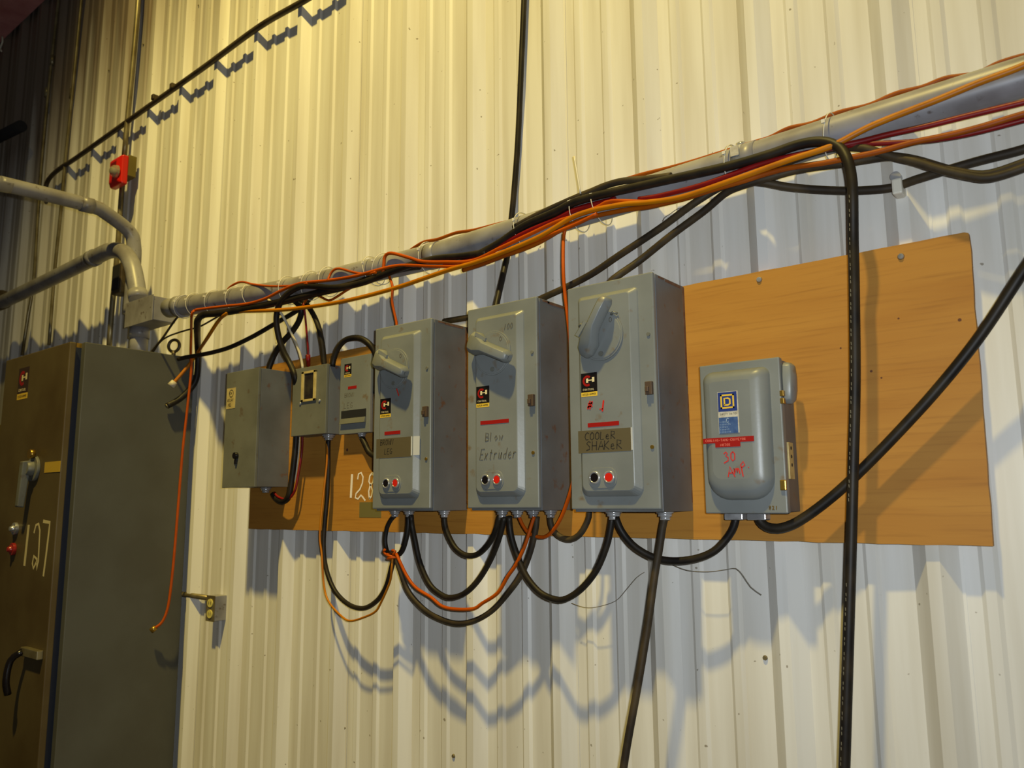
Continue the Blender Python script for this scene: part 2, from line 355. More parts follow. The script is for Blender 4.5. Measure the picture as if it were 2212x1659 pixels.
for (px_, py_, r) in ((750, 972, .008), (1882, 802, .004), (1904, 816, .003), (1816, 752, .003), (1941, 688, .003), (2073, 691, .005)):
    p = at(px_, py_, YB); MB().cyl(p+Vector((0, .002, 0)), p+Vector((0, -.0002, 0)), r*.7, 8).build('knot', mat('dark_knot', (92, 52, 24), rough=.8), board)
mb = MB()
write(mb, '1', .580, Z0+.108, .078, YB-.0005, .010)
mb.stroke([(x, z+Z0) for x, z in ((.628, .168), (.632, .186), (.645, .190), (.655, .175), (.652, .155), (.640, .135), (.622, .122), (.618, .108), (.632, .104), (.646, .116), (.655, .110), (.668, .098))], .006, YB-.0005)
mb.stroke([(x, z+Z0) for x, z in ((.700, .188), (.688, .178), (.684, .160), (.694, .146), (.702, .130), (.698, .112), (.688, .104))], .006, YB-.0005)
mb.stroke([(x, z+Z0) for x, z in ((.700, .188), (.708, .176), (.704, .158), (.690, .146), (.684, .128), (.686, .112), (.690, .104))], .006, YB-.0005)
mb.build('chalk_number', M_CHALK, board, label='white chalk number 128')
MB().box(.640, .745, YB-.0008, YB, Z0+.044, Z0+.093).build('tape_patch', M_PATCH, board, label='grey-green tape patch')

# ------------------------------------------------------------------ shared fittings
def connector(parent, x, y, z, r=.013, name='cable_connector', n=8):
    mb = MB(); mb.cyl((x, y, z), (x, y, z-.004), r*1.35, 18); mb.cyl((x, y, z-.004), (x, y, z-.011), r*1.12, n); mb.cyl((x, y, z-.011), (x, y, z-.019), r*.8, 16)
    return mb.build(name, M_ZINC, parent)
def emblem(parent, x0, z1, s, y, m=M_LBLACK):
    """black square trade plate with a red C and a cream H, cream word line, yellow foot strip"""
    pl = MB().box(x0, x0+s, y-.0006, y, z1-s*1.02, z1).build('nameplate', m, parent, label='black plate with red C and cream H')
    yy = y-.0007
    c = MB(); cx_, cz_, R = x0+.40*s, z1-.42*s, .235*s
    c.stroke([(cx_+R*math.cos(a), cz_+R*math.sin(a)) for a in [math.radians(q) for q in range(48, 320, 16)]], s*.12, yy)
    c.build('letter_c', M_LRED, pl)
    h = MB()
    for a, b, c0, d in ((.33, .46, .29, .52), (.70, .84, .24, .50)):
        h.box(x0+a*s, x0+b*s, yy-.0006, yy, z1-(d)*s, z1-c0*s)
    h.box(x0+.46*s, x0+.70*s, yy-.0006, yy, z1-.42*s, z1-.37*s)
    h.build('letter_h', M_LCREAM, pl)
    t = MB(); write(t, 'CONTROL', x0+.12*s, z1-.93*s, .10*s, yy, .016*s, adv=1.05); t.build('word', M_LCREAM, pl)
    ft = MB().box(x0, x0+s, y-.0006, y, z1-s*1.25, z1-s*1.02).build('foot_strip', M_LYEL, parent, label='yellow strip under the plate')
    t = MB(); write(t, 'CUTLER-HAMMER', x0+.08*s, z1-1.18*s, .09*s, yy, .014*s, adv=.72); t.build('strip_word', M_INK, ft)

# ------------------------------------------------------------------ the three big starters (all 235 x 547 x 155 mm)
def starter(label, X, zb, yf, up, scribbles, tape, redlab, latch=True):
    W, H = .2345, .547; x0 = X; x1 = X+W; yb = YB
    t = thing('motor_starter', label, 'electrical box', (X+W/2, yb, zb), 'large grey motor starters on the plywood')
    # enclosure
    MB().box(x0, x1, yf+.016, yb-.0003, zb, zb+H).build('enclosure', M_SIDE, t, bevel=.0018)
    # door with turned rim
    d = MB().box(x0-.0012, x1+.0014, yf, yf+.013, zb+.006, zb+H+.0012).build('door', M_GREY, t, bevel=.0035, seg=3)
    # raised panel: sloping rim, rounded lower corners
    a0, a1, c0, c1 = x0+.030, x0+.198, zb+.034, zb+.520
    def rr(x0_, x1_, z0_, z1_, r, y):
        out = []
        for (cx_, cz_, s0) in ((x1_-r, z0_+r, 270), (x1_-r*.5, z1_-r*.5, 0), (x0_+r*.5, z1_-r*.5, 90), (x0_+r, z0_+r, 180)):
            q = r if s0 in (270, 180) else r*.5
            for k in range(6): a = math.radians(s0+k*18); out.append((cx_+q*math.cos(a), y, cz_+q*math.sin(a)))
        return out
    pan = MB().loft([rr(a0, a1, c0, c1, .020, yf+.002), rr(a0+.002, a1-.003, c0+.003, c1-.002, .020, yf-.003), rr(a0+.012, a1-.016, c0+.013, c1-.012, .016, yf-.0145), rr(a0+.014, a1-.018, c0+.015, c1-.014, .015, yf-.0155)], smooth=False)
    pan.build('raised_panel', M_GREY, t, bevel=.0012)
    yp = yf-.0155
    # operating disc and lever
    hx, hz = x0+.104, zb+.412
    dk = MB(); dk.cyl((hx, yp+.001, hz), (hx, yp-.004, hz), .0600, 48); dk.cyl((hx, yp-.004, hz), (hx, yp-.006, hz), .0555, 48)
    disc = dk.build('operating_disc', M_GREY, t, bevel=.001)
    MB().cyl((hx+.002, yp-.006, hz-.044), (hx+.002, yp-.009, hz-.044), .006, 12).build('rivet', M_GREYD, disc)
    if up: ang = math.radians(57); hub = (hx-.036, hz-.030); Ln = .135
    else: ang = math.radians(-24); hub = (hx-.062, hz+.036); Ln = .152
    dx, dz = math.cos(ang), math.sin(ang); nx, nz = -dz, dx
    def P(u, v, y): return (hub[0]+dx*u+nx*v, y, hub[1]+dz*u+nz*v)
    rings = []; kw = .80 if up else 1.
    for (u, wv, dep) in ((-.018, .016, .008), (-.004, .030, .020), (.022, .032, .030), (.045, .023, .038), (.060, .0175, .042), (.10, .0170, .044), (Ln-.012, .0170, .043), (Ln-.003, .011, .038), (Ln, .006, .030)):
        wv *= kw; f = yp-.005; base = f if u < .03 else f-.012
        top = f-dep
        rings.append([P(u, -wv, base), P(u, -wv*.95, (base+top)/2), P(u, -wv*.6, top), P(u, wv*.6, top), P(u, wv*.95, (base+top)/2), P(u, wv, base)])
    lv = MB().loft(rings).build('lever', M_GREY, t, bevel=.002)
    tb = MB(); tb.hexa([P(.02, .02, yp-.030), P(.06, .017, yp-.030), P(.06, .026, yp-.030), P(.02, .030, yp-.030), P(.02, .02, yp-.036), P(.06, .017, yp-.036), P(.06, .026, yp-.036), P(.02, .030, yp-.036)])
    tb.build('lock_tab', M_GREY, lv)
    for (ux, uz) in ((-.050, .030), (.040, .046)) if up else ():
        MB().tube([(hx+ux-.008, yp-.004, hz+uz), (hx+ux, yp-.012, hz+uz+.003), (hx+ux+.008, yp-.004, hz+uz)], .003, 8).build('padlock_loop', M_GREYD, disc)
    # small words on the disc
    tw = MB(); write(tw, 'O', hx+.026, hz+.028, .012, yp-.0062, .0016); tw.build('word', M_INKG, disc)
    emblem(t, x0+.0445, zb+.327, .045, yp)
    if redlab:
        l0, l1, lz = redlab
        rl = MB(); rl.hexa([(x0+l0, yp-.0003, zb+lz-.010), (x0+l1, yp-.0003, zb+lz-.010), (x0+l1, yp-.0003, zb+lz), (x0+l0, yp-.0003, zb+lz), (x0+l0, yp-.001, zb+lz-.010), (x0+l1, yp-.001, zb+lz-.010), (x0+l1, yp-.001, zb+lz), (x0+l0, yp-.001, zb+lz)])
        rl.build('red_label', M_LRED, t, label='red embossed label tape')
    if tape:
        ta, tb_, tz0, tz1, cl = tape
        MB().box(x0+ta, x0+tb_, yp-.0008, yp+.0001, zb+tz0, zb+tz1).build('packing_tape', M_TAPE, t, label='brown tape strip')
        if cl:   # loose end bends round the panel's edge
            e = MB(); y2 = yp+.012
            e.hexa([(x0+tb_, yp+.0003, zb+tz0+.003), (x0+tb_+.022, y2, zb+tz0+.004), (x0+tb_+.022, y2, zb+tz1), (x0+tb_, yp+.0003, zb+tz1), (x0+tb_, yp-.0016, zb+tz0+.003), (x0+tb_+.024, y2-.003, zb+tz0+.004), (x0+tb_+.024, y2-.003, zb+tz1), (x0+tb_, yp-.0016, zb+tz1)])
            e.build('tape_end', M_TAPEGLINT, t, label='tape end painted pale as a white glint')
    for (txt, lx, lz, hh, wd, m, asp, sl, nm) in scribbles:
        mb = MB(); write(mb, txt, x0+lx, zb+lz, hh, yp-.0009, wd, aspect=asp, slant=sl); mb.build(nm, m, t)
    # push buttons in one shared oval boss
    bo = MB(); o = []
    for k in range(32):
        a = 2*math.pi*k/32; o.append((x0+.098+(.018 if math.cos(a) > 0 else -.018)+.021*math.cos(a), zb+.078+.024*math.sin(a)))
    bo.plate(o, yp-.002, .003).build('button_plate', M_GREY, t, bevel=.001)
    for bx, m, nm in ((x0+.079, M_BTNB, 'black push button'), (x0+.118, M_BTNR, 'red push button')):
        bz = MB().ring((bx, yp-.005, zb+.079), (0, 1, 0), .0125, .0028, 24, 8).build('bezel', M_ZINC, t, label='chrome ring')
        bz2 = MB(); bz2.cyl((bx, yp-.002, zb+.079), (bx, yp-.007, zb+.079), .0112, 24, .0100)
        bz2.build('push_button', m, t, label=nm)
    M_RS = mat('brown_rust_bloom', (104, 70, 48), (120, 92, 70), rough=.8, scale=60)
    for (ya, yb_, za_, zb_) in ((yb-.0006, yb-.010, .30, .545), (yb-.0006, yb-.006, .02, .28), (yb-.02, yb-.10, .538, .545), (yf+.03, yf+.06, .540, .545)):
        MB().box(x1-.0001, x1+.0003, min(ya, yb_), max(ya, yb_), zb+za_, zb+zb_).build('rust_bloom', M_RS, t)
    if latch:
        lx = x0+.219
        lt = MB(); lt.box(lx-.007, lx+.010, yf-.010, yf, zb+.262, zb+.292); lt.box(lx-.004, lx+.004, yf-.016, yf-.010, zb+.268, zb+.280)
        lt.build('latch', mat('brown_steel', (92, 74, 58), rough=.5, metal=.3), t, bevel=.001)
    for sz in (.144, .402):
        MB().cyl((x0+.221, yf, zb+sz), (x0+.221, yf-.003, zb+sz), .0045, 10).build('screw', M_BRASS if sz < .2 else M_GREYD, t)
    return t, yp

s1, yp1 = starter('grey motor starter taped BROWN LEG, leftmost of the three tall starters, lever slanting down', .880, Z0+.067, -.206, False,
   [('BROWN', .048, .190, .016, .0020, M_INK, .9, .1, 'marker_writing'), ('LEG', .066, .163, .016, .0020, M_INK, .9, .1, 'marker_writing'), ('1', .118, .330, .022, .0040, M_REDINK, 1.2, -.5, 'red_number')], (.031, .176, .152, .209, True), (.065, .131, .229))
s2, yp2 = starter('grey motor starter with faint pencil scrawl, middle of the three tall starters, lever down', 1.2505, Z0+.068, -.200, False,
   [('Blow', .076, .180, .022, .0020, M_INKG, .9, .1, 'pencil_writing'), ('Extruder', .056, .132, .028, .0020, M_INKG, .72, .25, 'pencil_writing'), ('100', .140, .470, .015, .0015, M_INKG, .9, .2, 'pencil_writing')], None, (.059, .155, .234))
s3, yp3 = starter('grey motor starter taped COOLER SHAKER and marked number one, rightmost and highest lever', 1.5935, Z0+.065, -.213, True,
   [('COOLeR', .052, .167, .018, .0024, M_INK, 1.02, .05, 'marker_writing'), ('SHAKeR', .055, .143, .021, .0024, M_INK, 1.02, .05, 'marker_writing'), ('#', .060, .238, .022, .0034, M_REDINK, 1.1, .1, 'red_number'), ('1', .096, .232, .026, .0044, M_REDINK, 1.2, .1, 'red_number')], (.034, .176, .137, .190, False), (.061, .146, .207))
mb = MB(); mb.stroke([(1.5935+.094, Z0+.065+.238), (1.5935+.104, Z0+.065+.238)], .0025, yp3-.0009); mb.build('red_number', M_REDINK, s3)
MB().box(1.5935+.176, 1.5935+.180, yp3-.0005, yp3+.0035, Z0+.065+.139, Z0+.065+.190).build('tape_end', M_TAPEGLINT, s3, label='tape fold painted with a pale glint')
ZB = Z0+.066
YC = -.125
def cx_at(px_, y=YC): return at(px_, 1112, y).x
for px_ in (853, 884, 960): connector(s1, cx_at(px_), YC, Z0+.067)
for px_, y in ((1085, -.15), (1118, -.13), (1152, -.13), (1190, -.11)): connector(s2, at(px_, 1112, y).x, y, Z0+.068)
for px_, y in ((1326, -.14), (1437, -.13)): connector(s3, at(px_, 1115, y).x, y, Z0+.065, .015)

# ------------------------------------------------------------------ fused switch with domed cover
x0, x1, zb, zt, yf = 1.900, 2.0835, Z0+.061, Z0+.393, -.137
f4 = thing('safety_switch', 'light grey domed safety switch marked 30 Amp in red, right of the tall starters', 'electrical box', ((x0+x1)/2, YB, zb))
MB().box(x0+.004, x1-.004, yf+.020, YB-.0003, zb+.003, zt-.003).build('enclosure', M_SIDE, f4, bevel=.0015)
MB().box(x0, x1, yf, yf+.018, zb, zt).build('cover', M_GREY, f4, bevel=.003, seg=3)
def dome(sx0, sx1, sz0, sz1, y, r):
    out = []
    for (cx_, cz_, s0, q) in ((sx1-r*1.4, sz0+r*1.1, 270, r*1.3), (sx1-r*.5, sz1-r*.5, 0, r*.5), (sx0+r*.6, sz1-r*.6, 90, r*.6), (sx0+r*1.4, sz0+r*1.1, 180, r*1.3)):
        for k in range(8): a = math.radians(s0+k*90/7); out.append((cx_+q*math.cos(a)*(1.05 if q > r else 1), y, cz_+q*math.sin(a)))
    return out
dx0, dx1, dz0, dz1 = x0+.012, x1-.022, zb+.036, zt-.018
rings = []
for (ins, dep) in ((0, 0), (.001, .006), (.004, .014), (.009, .021), (.016, .026), (.025, .029), (.034, .0305)):
    rings.append(dome(dx0+ins*.7, dx1-ins, dz0+ins*1.2, dz1-ins*.8, yf-dep, .036-ins*.62))
MB().loft(rings, cap=False).fancap(rings[-1]).build('domed_panel', M_GREY, f4)
yd = yf-.0305
sx, sz = x0+.055, zb+.262
lab = MB().box(sx-.001, sx+.0455, yd-.0008, yd-.0001, sz-.090, sz+.001).build('trade_label', M_LWHITE, f4, label='white and blue label with a yellow square D')
MB().box(sx, sx+.043, yd-.0014, yd-.0008, sz-.042, sz).build('blue_field', M_LBLUE, lab)
MB().box(sx, sx+.043, yd-.0014, yd-.0008, sz-.090, sz-.055).build('lower_field', M_LBLUE2, lab)
q = MB()
for a, b in ((.006, .0035), ):
    s_ = .031; X0, Z1 = sx+.006, sz-.005
    for (ax, bx, az, bz) in ((0, s_, 0, b), (0, s_, s_-b, s_), (0, b, 0, s_), (s_-b, s_, 0, s_)):
        q.box(X0+ax, X0+bx, yd-.0020, yd-.0014, Z1-s_+az, Z1-s_+bz)
X0 += .008; 
q.stroke([(X0+.001, Z1-.0235), (X0+.001, Z1-.0085), (X0+.009, Z1-.0085), (X0+.0135, Z1-.011), (X0+.0135, Z1-.021), (X0+.009, Z1-.0235), (X0, Z1-.0235)], .0035, yd-.0014, .0006)
q.build('square_and_letter_d', M_LYEL, lab)
q = MB()
for k in range(5): write(q, 'INDUSTRY'[:7-k % 3], sx+.003, sz-.0885+k*.0055, .0030, yd-.0014, .0005, adv=1.2)
write(q, 'C', sx+.017, sz-.067, .010, yd-.0014, .0016)
q.build('small_print', mat('label_pale_blue', (150, 170, 190), rough=.4), lab)
q = MB(); write(q, 'SAFETY SWITCH', sx+.003, sz-.050, .0042, yd-.0008, .0006, adv=.72); q.build('small_print', M_INKG, lab)
rl = MB().box(x0+.016, x0+.131, yd-.0010, yd+.004, zb+.152, zb+.1635).build('red_label', M_LRED, f4, label='long red embossed label tape')
q = MB(); write(q, 'COOLING-TANK-CONVEYOR', x0+.022, zb+.1555, .0050, yd-.001, .0008, adv=.88); q.build('raised_letters', mat('label_pink', (226, 120, 100), rough=.5), rl)
rl = MB().box(x0+.044, x0+.101, yd-.0012, yd, zb+.1425, zb+.1522).build('red_label', M_LRED, f4, label='short red embossed label tape')
q = MB(); write(q, 'MOTOR', x0+.056, zb+.1450, .0050, yd-.0012, .0008, adv=.95); q.build('raised_letters', MATS['label_pink'], rl)
q = MB()
write(q, '30', x0+.062, zb+.112, .020, yd-.0006, .0026, adv=.75)
write(q, 'Amp.', x0+.070, zb+.078, .022, yd-.0006, .0026, adv=.66, rise=.28, slant=-.15)
q.build('red_writing', M_REDINK, f4, label='red hand lettering 30 Amp')
# side lever, hinge clips and slotted tag
lx = x1+.001
lev = []
for (z, y0_, y1_, wv) in ((zb+.232, -.112, -.098, .012), (zb+.240, -.124, -.085, .018), (zb+.262, -.128, -.080, .021), (zb+.290, -.128, -.080, .022), (zb+.315, -.124, -.082, .020), (zb+.322, -.116, -.090, .012)):
    lev.append([(lx, y0_, z), (lx+wv*.8, y0_+.003, z), (lx+wv, (y0_+y1_)/2, z), (lx+wv*.8, y1_-.003, z), (lx, y1_, z)])
MB().loft(lev).build('side_lever', M_GREY, f4, bevel=.002)
for zz in (.252, .236):
    MB().box(x1-.001, x1+.007, yf-.006, yf+.006, zb+zz-.010+.004, zb+zz+.006).build('clip', M_BRASS, f4, bevel=.001)
tg = MB(); tg.box(x1-.003, x1+.0015, -.115, -.086, zb+.072, zb+.150); tg = tg.build('slotted_strip', M_TAG, f4, bevel=.001)
for k in range(3): MB().cyl((x1+.0014, -.100, zb+.138-k*.018), (x1+.002, -.100, zb+.138-k*.018), .004, 8).build('hole', M_DARK, tg)
hp = MB(); hp.box(x1-.012, x1+.001, yf-.006, yf+.001, zb+.048, zb+.070); hp.build('hasp', M_BRASS, f4, bevel=.002)
q = MB(); write(q, '821', x1-.040, zb+.008, .008, yf-.0002, .0018, adv=.9); q.build('stamped_number', M_BRASS, f4)
for px_ in (1589, 1638):
    x = at(px_, 1113, -.10).x
    c = MB(); c.box(x-.020, x+.022, -.116, -.086, zb-.014, zb-.0005); c.build('cable_clamp', M_ZINC, f4, bevel=.002)

# ------------------------------------------------------------------ three small boxes on the left of the board
def plain_box(name, label, x0, x1, zb, zt, yf, m=M_GREYD, side=M_SIDE, lip=.012):
    t = thing(name, label, 'electrical box', ((x0+x1)/2, YB, zb))
    MB().box(x0+.001, x1-.001, yf+lip, YB-.0003, zb+.001, zt-.001).build('enclosure', side, t, bevel=.001)
    MB().box(x0, x1, yf, yf+lip-.001, zb, zt).build('cover', m, t, bevel=.0015)
    return t
A = plain_box('relay_box', 'deep plain grey box with a black key catch, leftmost of the boxes', .047, .250, Z0+.149, Z0+.571, -.188)
np_ = MB().box(.053, .109, -.1890, -.188, Z0+.436, Z0+.512).build('ivory_label', M_TAG, A)
q = MB(); q.ring((.083, -.1891, Z0+.492), (0, 1, 0), .013, .0012, 18, 4, (1, 1)); write(q, 'CH', .072, Z0+.487, .010, -.189, .0016); write(q, 'RELAY', .060, Z0+.462, .010, -.189, .0015); write(q, 'M2', .066, Z0+.444, .012, -.189, .0018)
q.build('print', M_INK, np_)
q = MB(); q.cyl((.135, -.188, Z0+.262), (.135, -.200, Z0+.262), .012, 14); q.box(.131, .141, -.196, -.188, Z0+.232, Z0+.255); q.build('key_catch', M_BTNB, A, bevel=.001)
connector(A, .175, -.09, Z0+.149, .015)
B = plain_box('timer_box', 'grey box with a tall dark window framed in ivory, second box from the left', .354, .541, Z0+.322, Z0+.560, -.119)
wf = MB(); wx0, wx1, wz0, wz1 = .408, .489, Z0+.438, Z0+.544
for (a, b, c, d) in ((wx0, wx1, wz1-.008, wz1), (wx0, wx1, wz0, wz0+.008), (wx0, wx0+.014, wz0, wz1), (wx1-.014, wx1, wz0, wz1)): wf.box(a, b, -.124, -.1192, c, d)
wf = wf.build('window_frame', M_TAG, B, bevel=.001)
MB().box(wx0+.014, wx1-.014, -.1205, -.1192, wz0+.008, wz1-.008).build('dark_window', mat('smoky_window', (40, 34, 34), (62, 56, 44), rough=.2, scale=30), wf)
for xx, zz in ((.402, Z0+.434), (.507, Z0+.436)): MB().cyl((xx, -.119, zz), (xx, -.123, zz), .0065, 10, .004).build('screw', M_ZINC, B)
connector(B, .505, -.075, Z0+.322, .017)
C_ = plain_box('overload_box', 'small grey box with a black trade plate and a dark slot, third from the left', .567, .720, Z0+.318, Z0+.578, -.082, m=M_GREY)
emblem(C_, .588, Z0+.556, .036, -.082)
MB().box(.609, .652, -.0828, -.082, Z0+.468, Z0+.478).build('red_label', M_LRED, C_)
q = MB(); write(q, 'BROWN', .592, Z0+.442, .014, -.082, .0013, adv=.7); write(q, 'LEG', .590, Z0+.405, .018, -.082, .0016, adv=.9); q.build('pencil_writing', M_INKG, C_)
sl = MB()
sl.box(.578, .702, -.0835, -.082, Z0+.352, Z0+.397); sl = sl.build('slot', M_DARK, C_)
sl2 = MB(); sl2.hexa([(.578, -.083, Z0+.352), (.702, -.083, Z0+.352), (.702, -.083, Z0+.370), (.578, -.083, Z0+.370), (.578, -.092, Z0+.352), (.702, -.092, Z0+.352), (.702, -.086, Z0+.370), (.578, -.086, Z0+.370)])
sl2.build('slot_lip', M_GREYD, C_)
connector(C_, .665, -.066, Z0+.318, .011)

# ------------------------------------------------------------------ tall control cabinet
XR = -.462; XL = -1.085; ZT = Z0+.712
cb = thing('control_cabinet', 'tall dark grey control cabinet chalked 127, standing on the floor at the left', 'cabinet', ((XL+XR)/2, -.26, 0))
MB().box(XL, XR, -.482, -.032, 0, ZT).build('body', M_CAB, cb, bevel=.003)
MB().box(XL+.012, XR-.030, -.512, -.482, .03, ZT-.02).build('gap_shade_frame', M_GAP, cb)  # dark frame added to colour in the shade of the door gap
MB().box(XL+.03, XR-.03, -.500, -.482, ZT-.020, ZT-.002).build('top_catch', M_BRASS, cb)
door = MB().box(XL-.004, XR-.004, -.536, -.512, .025, ZT-.006).build('door', M_DOOR, cb, bevel=.004, label='brownish front door')
yd = -.536
emblem(cb, at(42, 800, yd).x, at(42, 797, yd).z, .105, yd, m=mat('brown_plate', (60, 44, 34), rough=.4))
# rotary handle with yellow tag
h = at(76, 1012, yd)
hb = MB(); hb.cyl((h.x, yd, h.z), (h.x, yd-.012, h.z), .050, 24); hb.cyl((h.x, yd-.012, h.z), (h.x, yd-.035, h.z), .032, 20, .026)
hb = hb.build('disconnect_boss', M_GREYD, cb, bevel=.002)
q = MB(); q.hexa([(h.x-.045, yd-.022, h.z-.150), (h.x-.015, yd-.022, h.z-.150), (h.x+.018, yd-.020, h.z+.03), (h.x-.022, yd-.020, h.z+.03), (h.x-.043, yd-.046, h.z-.146), (h.x-.018, yd-.046, h.z-.146), (h.x+.014, yd-.050, h.z+.026), (h.x-.018, yd-.050, h.z+.026)])
q.build('disconnect_lever', M_GREYD, cb, bevel=.004)
MB().cyl((h.x+.01, yd-.012, h.z+.055), (h.x+.01, yd-.030, h.z+.055), .018, 12).build('lock_cap', M_BRASS, hb)
t0, t1 = at(97, 1010, yd), at(131, 1002, yd)
MB().box(t0.x, t1.x, yd-.0015, yd, t0.z-.020, t0.z+.020).build('yellow_tag', mat('yellow_tag', (190, 156, 50), rough=.5), cb)
for (px_, py_, m) in ((36, 1142, M_ZINC), (31, 1186, mat('red_pilot', (150, 40, 36), rough=.2))):
    p = at(px_, py_, yd); q = MB(); q.cyl((p.x, yd, p.z), (p.x, yd-.012, p.z), .024, 18); q.cyl((p.x, yd-.012, p.z), (p.x, yd-.026, p.z), .015, 16, .008); q.build('pilot_light', m, cb, bevel=.001)
p = at(48, 1222, yd)
q = MB(); h0 = p.z; 
q.stroke([(p.x+.02, h0), (p.x+.03, h0+.155)], .018, yd)
q.stroke([(p.x+.085+a, h0+b) for a, b in ((0, .125), (.012, .155), (.035, .160), (.052, .135), (.055, .09), (.060, .02), (.055, -.01), (.045, .03), (.015, .04), (.008, .012), (.02, -.006), (.045, .02))], .010, yd)
q.stroke([(p.x+.175+a, h0+b) for a, b in ((-.015, .170), (.045, .166), (.042, .12), (.035, .05), (.025, -.03))], .013, yd)
q.build('chalk_number', M_CHALKY, cb, label='chalk number 127')
a = at(62, 1405, yd); b = at(38, 1462, yd)
q = MB(); q.box(a.x-.02, a.x+.13, yd-.022, yd, a.z-.018, a.z+.014); q.build('pull_mount', M_EMT, cb, bevel=.003)
q = MB(); q.tube([(a.x+.0, yd-.02, a.z), (a.x-.02, yd-.05, a.z-.03), (a.x-.02, yd-.06, a.z-.10), (a.x-.02, yd-.05, a.z-.15)], .012, 10); q.build('pull_handle', M_BTNB, cb)
p = at(376, 765, -.10)
eb = MB(); eb.ring((-.475, -.10, at(376, 747, -.10).z), (.45, -.9, 0), .024, .0065, 24, 8); eb.cyl((-.475, -.10, ZT-.0), (-.475, -.10, at(376, 747, -.10).z-.022), .008, 10)
# keep the ring over the cabinet top
pe = atx(376, 747, -.50)
eb = MB(); eb.ring((-.50, pe.y, pe.z), (.45, -.9, 0), .026, .0065, 24, 8); eb.cyl((-.50, pe.y, ZT), (-.50, pe.y, pe.z-.024), .009, 10)
eb.build('eye_bolt', M_EMTD, cb)

# olive cabinet further along
zo = at(12, 915, -.35).z
oc = thing('olive_cabinet', 'lower olive-brown cabinet at the far left edge beyond the tall cabinet', 'cabinet', (-1.5, -.2, 0))
MB().box(-2.50, -1.125, -.33, -.032, 0, zo-.002).build('body', M_OLIVE, oc, bevel=.003)
MB().box(-2.50, -1.128, -.348, -.332, .02, zo).build('door', M_OLIVE, oc, bevel=.003)
p = at(4, 1115, -.349); MB().box(p.x-.03, p.x+.03, -.351, -.348, p.z-.05, p.z+.05).build('pale_label', M_LWHITE, oc)

# ------------------------------------------------------------------ conduits
YT = [(-300, -.18), (372, -.18), (440, -.168), (500, -.152), (611, -.125), (700, -.104), (791, -.088), (930, -.074), (1060, -.0705), (2600, -.0705)]
PL = [(300, 676), (372, 665), (400, 661), (500, 646), (611, 628), (700, 609), (791, 587), (930, 555), (1024, 528), (2212, 166), (2600, 48)]
def pline(px_):
    for (a_, ya), (b_, yb2) in zip(PL[:-1], PL[1:]):
        if px_ <= b_: return ya+(yb2-ya)*(px_-a_)/(b_-a_)
    return 48
def yax(px_):
    for (a_, ya), (b_, yb2) in zip(YT[:-1], YT[1:]):
        if px_ <= b_: return ya+(yb2-ya)*(px_-a_)/(b_-a_)
    return -.07
def pst(px_): return at(px_, pline(px_), yax(px_))
YP = -.180
def on_rib(px_, py_): return at(px_, py_, -.044)
RP = .0395
# main grey conduit, standing off the wall at its left end
AX = [pst(q_) for q_ in (366, 400, 500, 611, 700, 791, 930, 1050, 1300, 1700, 2212, 2420)]
def pdir(px_): return (pst(px_+30)-pst(px_-30)).normalized()
mp_ = thing('grey_conduit', 'thick grey conduit running along the wall above the plywood, with cables strapped on', 'pipe', AX[6])
MB().tube(AX, RP, 28, step=.05).build('pipe', M_PIPE, mp_)
for px_ in (1620, 940):
    c = pst(px_); dirp = pdir(px_); MB().cyl(c-dirp*.022, c+dirp*.022, RP+.002, 28).build('coupling', M_PIPE, mp_)
c = pst(1603); dirp = pdir(1603); MB().cyl(c-dirp*.012, c+dirp*.012, RP+.0035, 28).build('strap', M_ZINC, mp_)
q = MB(); q.cyl(c+Vector((0, 0, RP+.001)), c+Vector((0, 0, RP+.010)), .010, 12); q.build('strap_bolt', M_ZINC, mp_)
q = MB(); q.box(c.x-.010, c.x+.010, c.y-RP-.005, c.y-RP-.0035, c.z+.002, c.z+.026); q.build('white_tag', M_LWHITE, mp_)
c = pst(395); dirp = pdir(395); MB().cyl(c-dirp*.03, c+dirp*.01, RP+.006, 24).build('end_nut', M_PIPE, mp_)
# pull box
YJ = YP-.050
jr = at(330, 665, YJ); jl = at(274, 668, YJ); jt = at(329, 639, YJ); jb = at(334, 688, YJ)
jx0, jx1, jz0, jz1 = jl.x, jr.x, jb.z, jt.z
J = thing('conduit_pull_box', 'small grey pull box where the elbowed conduits meet the long conduit', 'junction box', ((jx0+jx1)/2, YP, jz0))
MB().box(jx0, jx1, YJ, YJ+.100, jz0, jz1).build('body', M_PIPE, J, bevel=.002)
MB().box(jx0-.004, jx1+.004, YJ-.004, YJ, jz0-.004, jz1+.004).build('lid', M_PIPE, J, bevel=.001)
xs = at(290, 600, YP).x
# front elbowed conduit (parallel to the wall, then down into the box)
P2 = [at(-160, 729, YP)+Vector((-2.0, 0, 0)), at(-160, 729, YP), at(0, 655, YP), at(120, 598, YP), at(205, 556, YP), at(240, 541, YP), at(268, 546, YP), at(285, 572, YP), at(293, 605, YP), at(299, 645, YP)]
P2t = thing('elbowed_conduit', 'thick grey conduit bending down into the pull box, lower of the two elbows', 'pipe', P2[5])
MB().tube(P2, .0365, 20, step=.02).build('pipe', M_PIPE, P2t)
for i_, j_ in ((3, 4), (8, 9)):
    d_ = (P2[j_]-P2[i_]).normalized(); MB().cyl(P2[j_]-d_*.035, P2[j_]+d_*.005, .0405, 20).build('coupling', M_PIPE, P2t)
c = at(2, 648, YP); MB().cyl(c+Vector((-.05, 0, 0)), c+Vector((.02, 0, 0)), .055, 16).build('coupling', M_EMTD, P2t)
